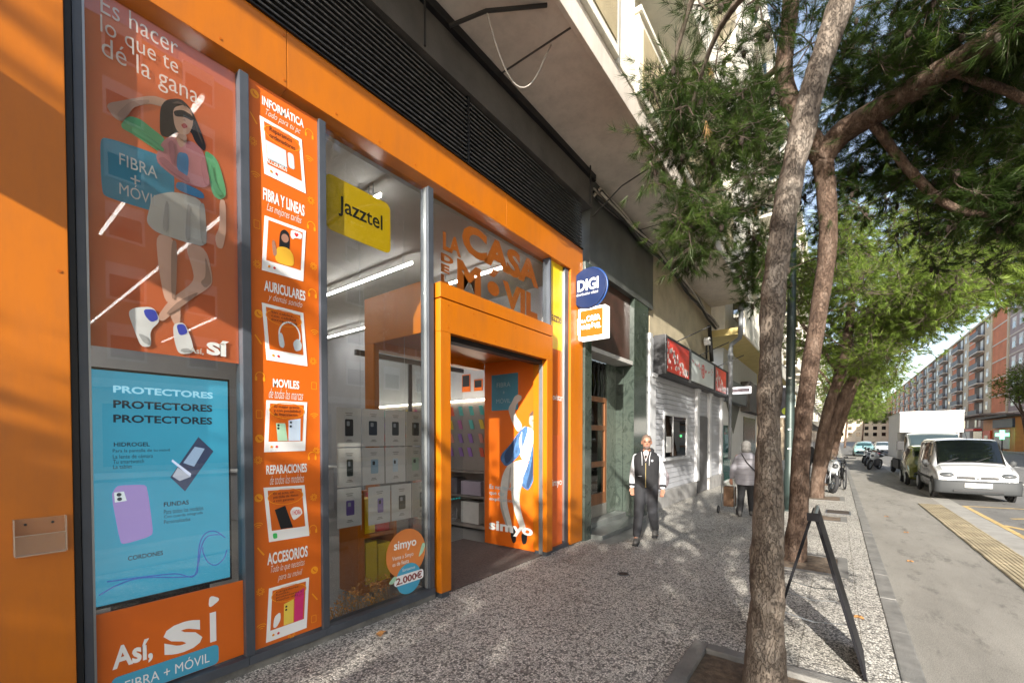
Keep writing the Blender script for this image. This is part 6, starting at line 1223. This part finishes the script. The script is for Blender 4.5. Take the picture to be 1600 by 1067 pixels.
def face_bits(o, Pt, R_, hairc):
    for q in (-1, 1):
        e = MB().ell(Pt(.083, q * .032, .012), (.010, .016, .009), 10, 7, R_).build('eye', M('eye_dark', (.05, .035, .03), .3), o, smooth=True, local=True); MB().ell(Pt(.091, q * .032, .012), (.004, .006, .006), 8, 6, R_).build('iris', m_dkprint, e, smooth=True, local=True)
        MB().ell(Pt(.088, q * .034, .033), (.008, .024, .005), 8, 5, R_).build('eyebrow', hairc, o, smooth=True, local=True)
    MB().ell(Pt(.088, 0, -.055), (.008, .024, .0065), 10, 6, R_).build('mouth', M('lips', (.36, .14, .12), .5), o, smooth=True, local=True)
m_cloth_dk = M('charcoal_cloth', (.008, .008, .010), .85, var=.25, vs=12, bump=.3, bs=200); m_jean = M('dark_grey_jeans', (.013, .0135, .017), .85, var=.35, vs=9, bump=.3, bs=220); m_sleeve = M('pale_sleeve', (.42, .43, .46), .8, var=.1, vs=12, bump=.2, bs=150); m_tee = M('pale_tee', (.36, .31, .31), .8, var=.08); m_shoe = M('grey_boot', (.05, .048, .046), .7, var=.4, vs=25, bump=.3); m_stub = M('stubble', (.06, .045, .04), .8, var=.2); m_ghair = M('grey_hair', (.11, .105, .10), .8, var=.3, vs=30, bump=.5, bs=150); m_puff = M('pale_grey_puffer', (.20, .195, .22), .6, var=.1, vs=8)
# ---- walking man, facing the viewer
mroot = empty('person', (7.05, -.89, 0), 'man walking towards us in a black hooded vest with pale sleeves and dark jeans', 'person', rz=math.pi + R(14))
hL, hR = (0, .09, .93), (0, -.09, .93); kL, kR = (.06, .10, .50), (.17, -.10, .50); aL, aR = (-.30, .12, .13), (.30, -.12, .10)
body = MB(); limb(body, [hL, kL, aL], [.085, .055, .04]); limb(body, [hR, kR, aR], [.085, .055, .04])
torso(body, [(.86, 0, 0, .09, .15), (1.0, 0, 0, .10, .15), (1.2, .01, 0, .11, .17), (1.38, .01, 0, .10, .18), (1.45, 0, 0, .06, .10), (1.52, .01, 0, .055, .055), (1.57, .015, 0, .052, .054)])
sL, sR = (0, .165, 1.385), (0, -.165, 1.385); eL, eR = (-.06, .245, 1.13), (-.08, -.225, 1.13); wL, wR = (.03, .255, .89), (.0, -.235, .89)
limb(body, [sL, eL, wL], [.055, .04, .027]); limb(body, [sR, eR, wR], [.055, .04, .027])
Pt, R_ = head(body, (.03, 0, 1.635), R(10)); hand(body, wL, (.08, .0, -1), (.9, -.5, -.1), 1); hand(body, wR, (.08, 0, -1), (.9, .5, -.1), -1)
limb(body, [aL, (-.20, .13, .05)], [.04, .035]); limb(body, [aR, (.40, -.13, .04)], [.04, .03])
bo = skin_obj('body', body, m_skin, mroot, .0085, 3); face_bits(bo, Pt, R_, m_stub)
MB().ell(Pt(-.014, 0, .040), (.099, .080, .093), 18, 14, R_).build('cropped_hair', M('cropped_hair', (.12, .08, .06), .8, var=.25, vs=40), mroot, smooth=True, local=True)
bd = MB().ell(Pt(.040, 0, -.078), (.056, .050, .044), 14, 10, R_).build('beard', M('grey_beard', (.10, .07, .06), .9, var=.3, vs=60), mroot, smooth=True, local=True)
ve = MB(); torso(ve, [(.88, 0, 0, .125, .185), (.93, 0, 0, .135, .195), (1.1, .01, 0, .14, .195), (1.3, .015, 0, .145, .21), (1.41, .01, 0, .125, .215), (1.46, -.005, 0, .09, .15), (1.50, -.015, 0, .07, .09)]); vo = skin_obj('vest', ve, m_cloth_dk, mroot, .012, 4)
MB().tube([(-.02, .09, 1.50), (-.085, .07, 1.50), (-.115, 0, 1.49), (-.085, -.07, 1.50), (-.02, -.09, 1.50)], [.03, .045, .05, .045, .03], 10).build('hood', m_cloth_dk, vo, smooth=True, local=True)
MB().add([(.160, -.005, 1.33), (.112, -.048, 1.475), (.07, 0, 1.52), (.112, .048, 1.475), (.160, .005, 1.33)], [(0, 1, 2), (0, 2, 3), (0, 3, 4)]).build('tee', m_tee, mroot, local=True, fix=False); MB().tube([(.158, 0, 1.30), (.165, 0, 1.1), (.15, 0, .90)], .006, 6).build('zip', M('brass_zip', (.45, .36, .16), .4, .6), vo, local=True)
for q in (-1, 1): MB().tube([(.11, q * .075, 1.48), (.155, q * .06, 1.40), (.165, q * .055, 1.26)], .006, 5).build('drawstring', m_sleeve, vo, smooth=True, local=True)
MB().disc((.158, .10, 1.34), .018, .004, 'x', 10).build('chest_badge', m_sleeve, vo, local=True); MB().box(.155, .163, -.12, -.06, 1.08, 1.09).build('pocket', m_sleeve, vo, local=True)
for s_, e_, w_, nm in ((sL, eL, wL, 1), (sR, eR, wR, -1)):
    sv = MB(); w2 = Vector(e_).lerp(Vector(w_), .93); limb(sv, [s_, e_, w2], [.066, .062, .050], 14); so2 = skin_obj('sleeve', sv, m_sleeve, mroot, .012, 4)
    MB().tube([Vector(e_).lerp(Vector(w_), .82), Vector(e_).lerp(Vector(w_), .97)], [.056, .050], 12).build('cuff', m_cloth_dk, so2, smooth=True, local=True)
ts = MB(); torso(ts, [(.82, 0, 0, .11, .165), (.92, 0, 0, .12, .175), (1.0, 0, 0, .115, .165)]); limb(ts, [hL, kL, (-.275, .12, .17)], [.108, .082, .064], 14); limb(ts, [hR, kR, (.285, -.12, .15)], [.108, .082, .066], 14); skin_obj('jeans', ts, m_jean, mroot, .012, 4)
for a, z0, yaw, lift in ((aL, .0, .05, .035), (aR, 0, -.1, .0)):
    f = MB(); f.ell((a[0] + .06, a[1], .055 + lift), (.15, .05, .05), 14, 9); f.ell((a[0] - .02, a[1], .10 + lift), (.065, .05, .08), 12, 8); f.ell((a[0] + .15, a[1], .045 + lift), (.06, .048, .036), 12, 8); so3 = skin_obj('boot', f, m_shoe, mroot, .012, 3)
    MB().prism([(a[0] - .085, a[1] - .045), (a[0] + .2, a[1] - .045), (a[0] + .215, a[1]), (a[0] + .2, a[1] + .045), (a[0] - .085, a[1] + .045)], .004 + lift * .6, .024 + lift * .8, 'z').build('sole', m_rubber, so3, local=True)
bg_ = MB(); bg_.ell((-.20, .22, 1.02), (.08, .13, .19), 14, 10); skin_obj('shoulder_bag', bg_, M('bag_grey', (.20, .17, .18), .7, var=.5, vs=10), mroot, .014, 3); 
# ---- woman from behind with a shopping trolley
wroot = empty('person', (10.45, -1.85, 0), 'grey-haired woman seen from behind in a pale grey puffer jacket, half behind the near trunk', 'person', rz=R(4))
hL, hR = (0, .085, .86), (0, -.085, .86); kL, kR = (.02, .09, .46), (.10, -.09, .47); aL, aR = (-.10, .10, .09), (.14, -.10, .09)
b2 = MB(); limb(b2, [hL, kL, aL], [.085, .055, .04]); limb(b2, [hR, kR, aR], [.085, .055, .04]); torso(b2, [(.80, 0, 0, .10, .15), (1.0, 0, 0, .10, .14), (1.2, .01, 0, .11, .16), (1.32, .01, 0, .09, .16), (1.38, 0, 0, .05, .08), (1.46, .01, 0, .048, .048)])
wl = (.12, .30, .80); limb(b2, [(0, .17, 1.30), (-.02, .25, 1.05), wl], [.05, .04, .025]); wr = (.16, -.24, .92); limb(b2, [(0, -.17, 1.30), (-.05, -.24, 1.06), wr], [.05, .04, .025])
Pt, R_ = head(b2, (.03, 0, 1.52), 0, 0, .94); hand(b2, wl, (.2, 0, -1), (.8, -.3, -.3), 1); hand(b2, wr, (.8, 0, -.6), (0, .6, -.8), -1); limb(b2, [aL, (.02, .10, .04)], [.036, .03]); limb(b2, [aR, (.25, -.10, .04)], [.036, .03]); o2 = skin_obj('body', b2, m_skin, wroot, .0095, 3); face_bits(o2, Pt, R_, m_ghair)
hr = MB(); hr.ell(Pt(-.035, 0, .035), (.105, .10, .11), 18, 12, R_); hr.ell(Pt(-.06, 0, -.06), (.08, .10, .10), 16, 10, R_); hr.ell(Pt(-.055, 0, -.115), (.065, .085, .05), 14, 8, R_); skin_obj('hair', hr, m_ghair, wroot, .011, 3)
jk = MB(); torso(jk, [(.70, 0, 0, .15, .20), (.76, 0, 0, .165, .215), (.9, 0, 0, .165, .215), (1.1, 0, 0, .16, .21), (1.25, 0, 0, .155, .21), (1.34, 0, 0, .12, .17), (1.40, 0, 0, .085, .10)]); limb(jk, [(0, .15, 1.27), (-.02, .235, 1.05), (.09, .28, .86)], [.080, .074, .058], 14); limb(jk, [(0, -.15, 1.27), (-.05, -.225, 1.06), (.12, -.235, .95)], [.080, .074, .058], 14); jo = skin_obj('puffer_jacket', jk, m_puff, wroot, .013, 4)
for z in (.82, .93, 1.04, 1.15, 1.26): mb = MB(); n = 30; P = [(.166 * math.cos(2 * math.pi * k / n), .212 * math.sin(2 * math.pi * k / n), z) for k in range(n + 1)]; mb.tube(P, .004, 5, False).build('quilt_seam', M('puffer_seam', (.16, .155, .17), .8), jo, local=True)
MB().tube([(-.10, .08, 1.37), (-.175, -.02, 1.2), (-.175, -.15, 1.05), (-.10, -.23, .95)], .012, 6).build('bag_strap', m_cloth_dk, wroot, smooth=True, local=True); MB().ell((-.06, -.30, .82), (.12, .07, .14)).build('handbag', m_cloth_dk, wroot, smooth=True, local=True)
t2_ = MB(); torso(t2_, [(.70, 0, 0, .12, .165), (.84, 0, 0, .12, .165), (.92, 0, 0, .11, .15)]); limb(t2_, [hL, kL, (-.09, .10, .13)], [.10, .075, .055], 14); limb(t2_, [hR, kR, (.13, -.10, .13)], [.10, .075, .055], 14); skin_obj('trousers', t2_, M('black_trousers', (.008, .008, .010), .85, var=.2), wroot, .012, 3)
for a in (aL, aR): f = MB(); f.ell((a[0] + .05, a[1], .05), (.13, .045, .045), 12, 8); f.ell((a[0] - .02, a[1], .09), (.055, .045, .07), 10, 8); skin_obj('shoe', f, m_shoe, wroot, .012, 3)
tc = empty('shopping_trolley', (10.75, -1.45, 0), 'brown shopping trolley pulled by the grey-haired woman', 'trolley')
MB().box(10.66, 10.86, -1.60, -1.36, .16, .62).build('bag', M('trolley_brown', (.10, .055, .03), .8, var=.2), tc, bevel=.05, seg=3); MB().tube([(10.62, -1.60, .12), (10.56, -1.60, .98), (10.56, -1.34, .98), (10.62, -1.34, .12)], .010, 6).build('frame', m_alu, tc, smooth=True)
for y in (-1.66, -1.27): w = MB().torus((10.63, y, .09), .075, .017, 'y', 20, 6).build('wheel', m_rubber, tc, smooth=True); MB().disc((10.63, y, .09), .06, .006).build('hub', m_grey, w)
# ---- distant pedestrians
def far_person(x, y, lab, c1, c2, rz, group):
    e = empty('person', (x, y, 0), lab, 'person', group, rz)
    b = MB(); limb(b, [(0, .08, .88), (.03, .08, .47), (-.06, .09, .06)], [.08, .055, .04]); limb(b, [(0, -.08, .88), (.06, -.08, .47), (.08, -.09, .06)], [.08, .055, .04]); torso(b, [(.8, 0, 0, .1, .15), (1.1, 0, 0, .11, .16), (1.36, 0, 0, .1, .17), (1.45, 0, 0, .05, .06), (1.52, 0, 0, .05, .05)]); limb(b, [(0, .18, 1.36), (-.03, .24, 1.1), (.06, .25, .86)], [.05, .04, .03]); limb(b, [(0, -.18, 1.36), (-.03, -.24, 1.1), (.06, -.25, .86)], [.05, .04, .03]); Pt, R_ = head(b, (.02, 0, 1.58), 0); hand(b, (.06, .25, .86), (0, 0, -1), (1, 0, 0), 1); hand(b, (.06, -.25, .86), (0, 0, -1), (1, 0, 0), -1); skin_obj('body', b, m_skin, e, .014, 3)
    MB().ell(Pt(-.02, 0, .04), (.10, .082, .095), 14, 10, R_).build('hair', m_stub, e, smooth=True, local=True)
    j = MB(); torso(j, [(.80, 0, 0, .14, .19), (1.1, 0, 0, .14, .19), (1.36, 0, 0, .12, .19), (1.43, 0, 0, .07, .09)]); limb(j, [(0, .18, 1.36), (-.03, .24, 1.1), (.05, .25, .92)], [.075, .065, .05]); limb(j, [(0, -.18, 1.36), (-.03, -.24, 1.1), (.05, -.25, .92)], [.075, .065, .05]); skin_obj('coat', j, c1, e, .016, 3)
    t = MB(); limb(t, [(0, .08, .88), (.03, .08, .47), (-.06, .09, .12)], [.10, .075, .06]); limb(t, [(0, -.08, .88), (.06, -.08, .47), (.08, -.09, .12)], [.10, .075, .06]); skin_obj('trousers', t, c2, e, .016, 3)
    f = MB(); f.ell((-.01, .09, .04), (.12, .045, .04)); f.ell((.13, -.09, .04), (.12, .045, .04)); f.build('shoes', m_shoe, e, smooth=True, local=True)
far_person(17.6, -2.55, 'person in dark coat standing behind the twin-trunked pine', m_cloth_dk, m_jean, R(170), 'distant pedestrians')
far_person(30, -1.6, 'person in a dark jacket far along the shops', M('navy_cloth', (.02, .03, .07), .85), m_jean, R(10), 'distant pedestrians')
far_person(90, -21.0, 'person in dark clothes before the red shop across the road', m_cloth_dk, m_jean, R(90), 'distant pedestrians')
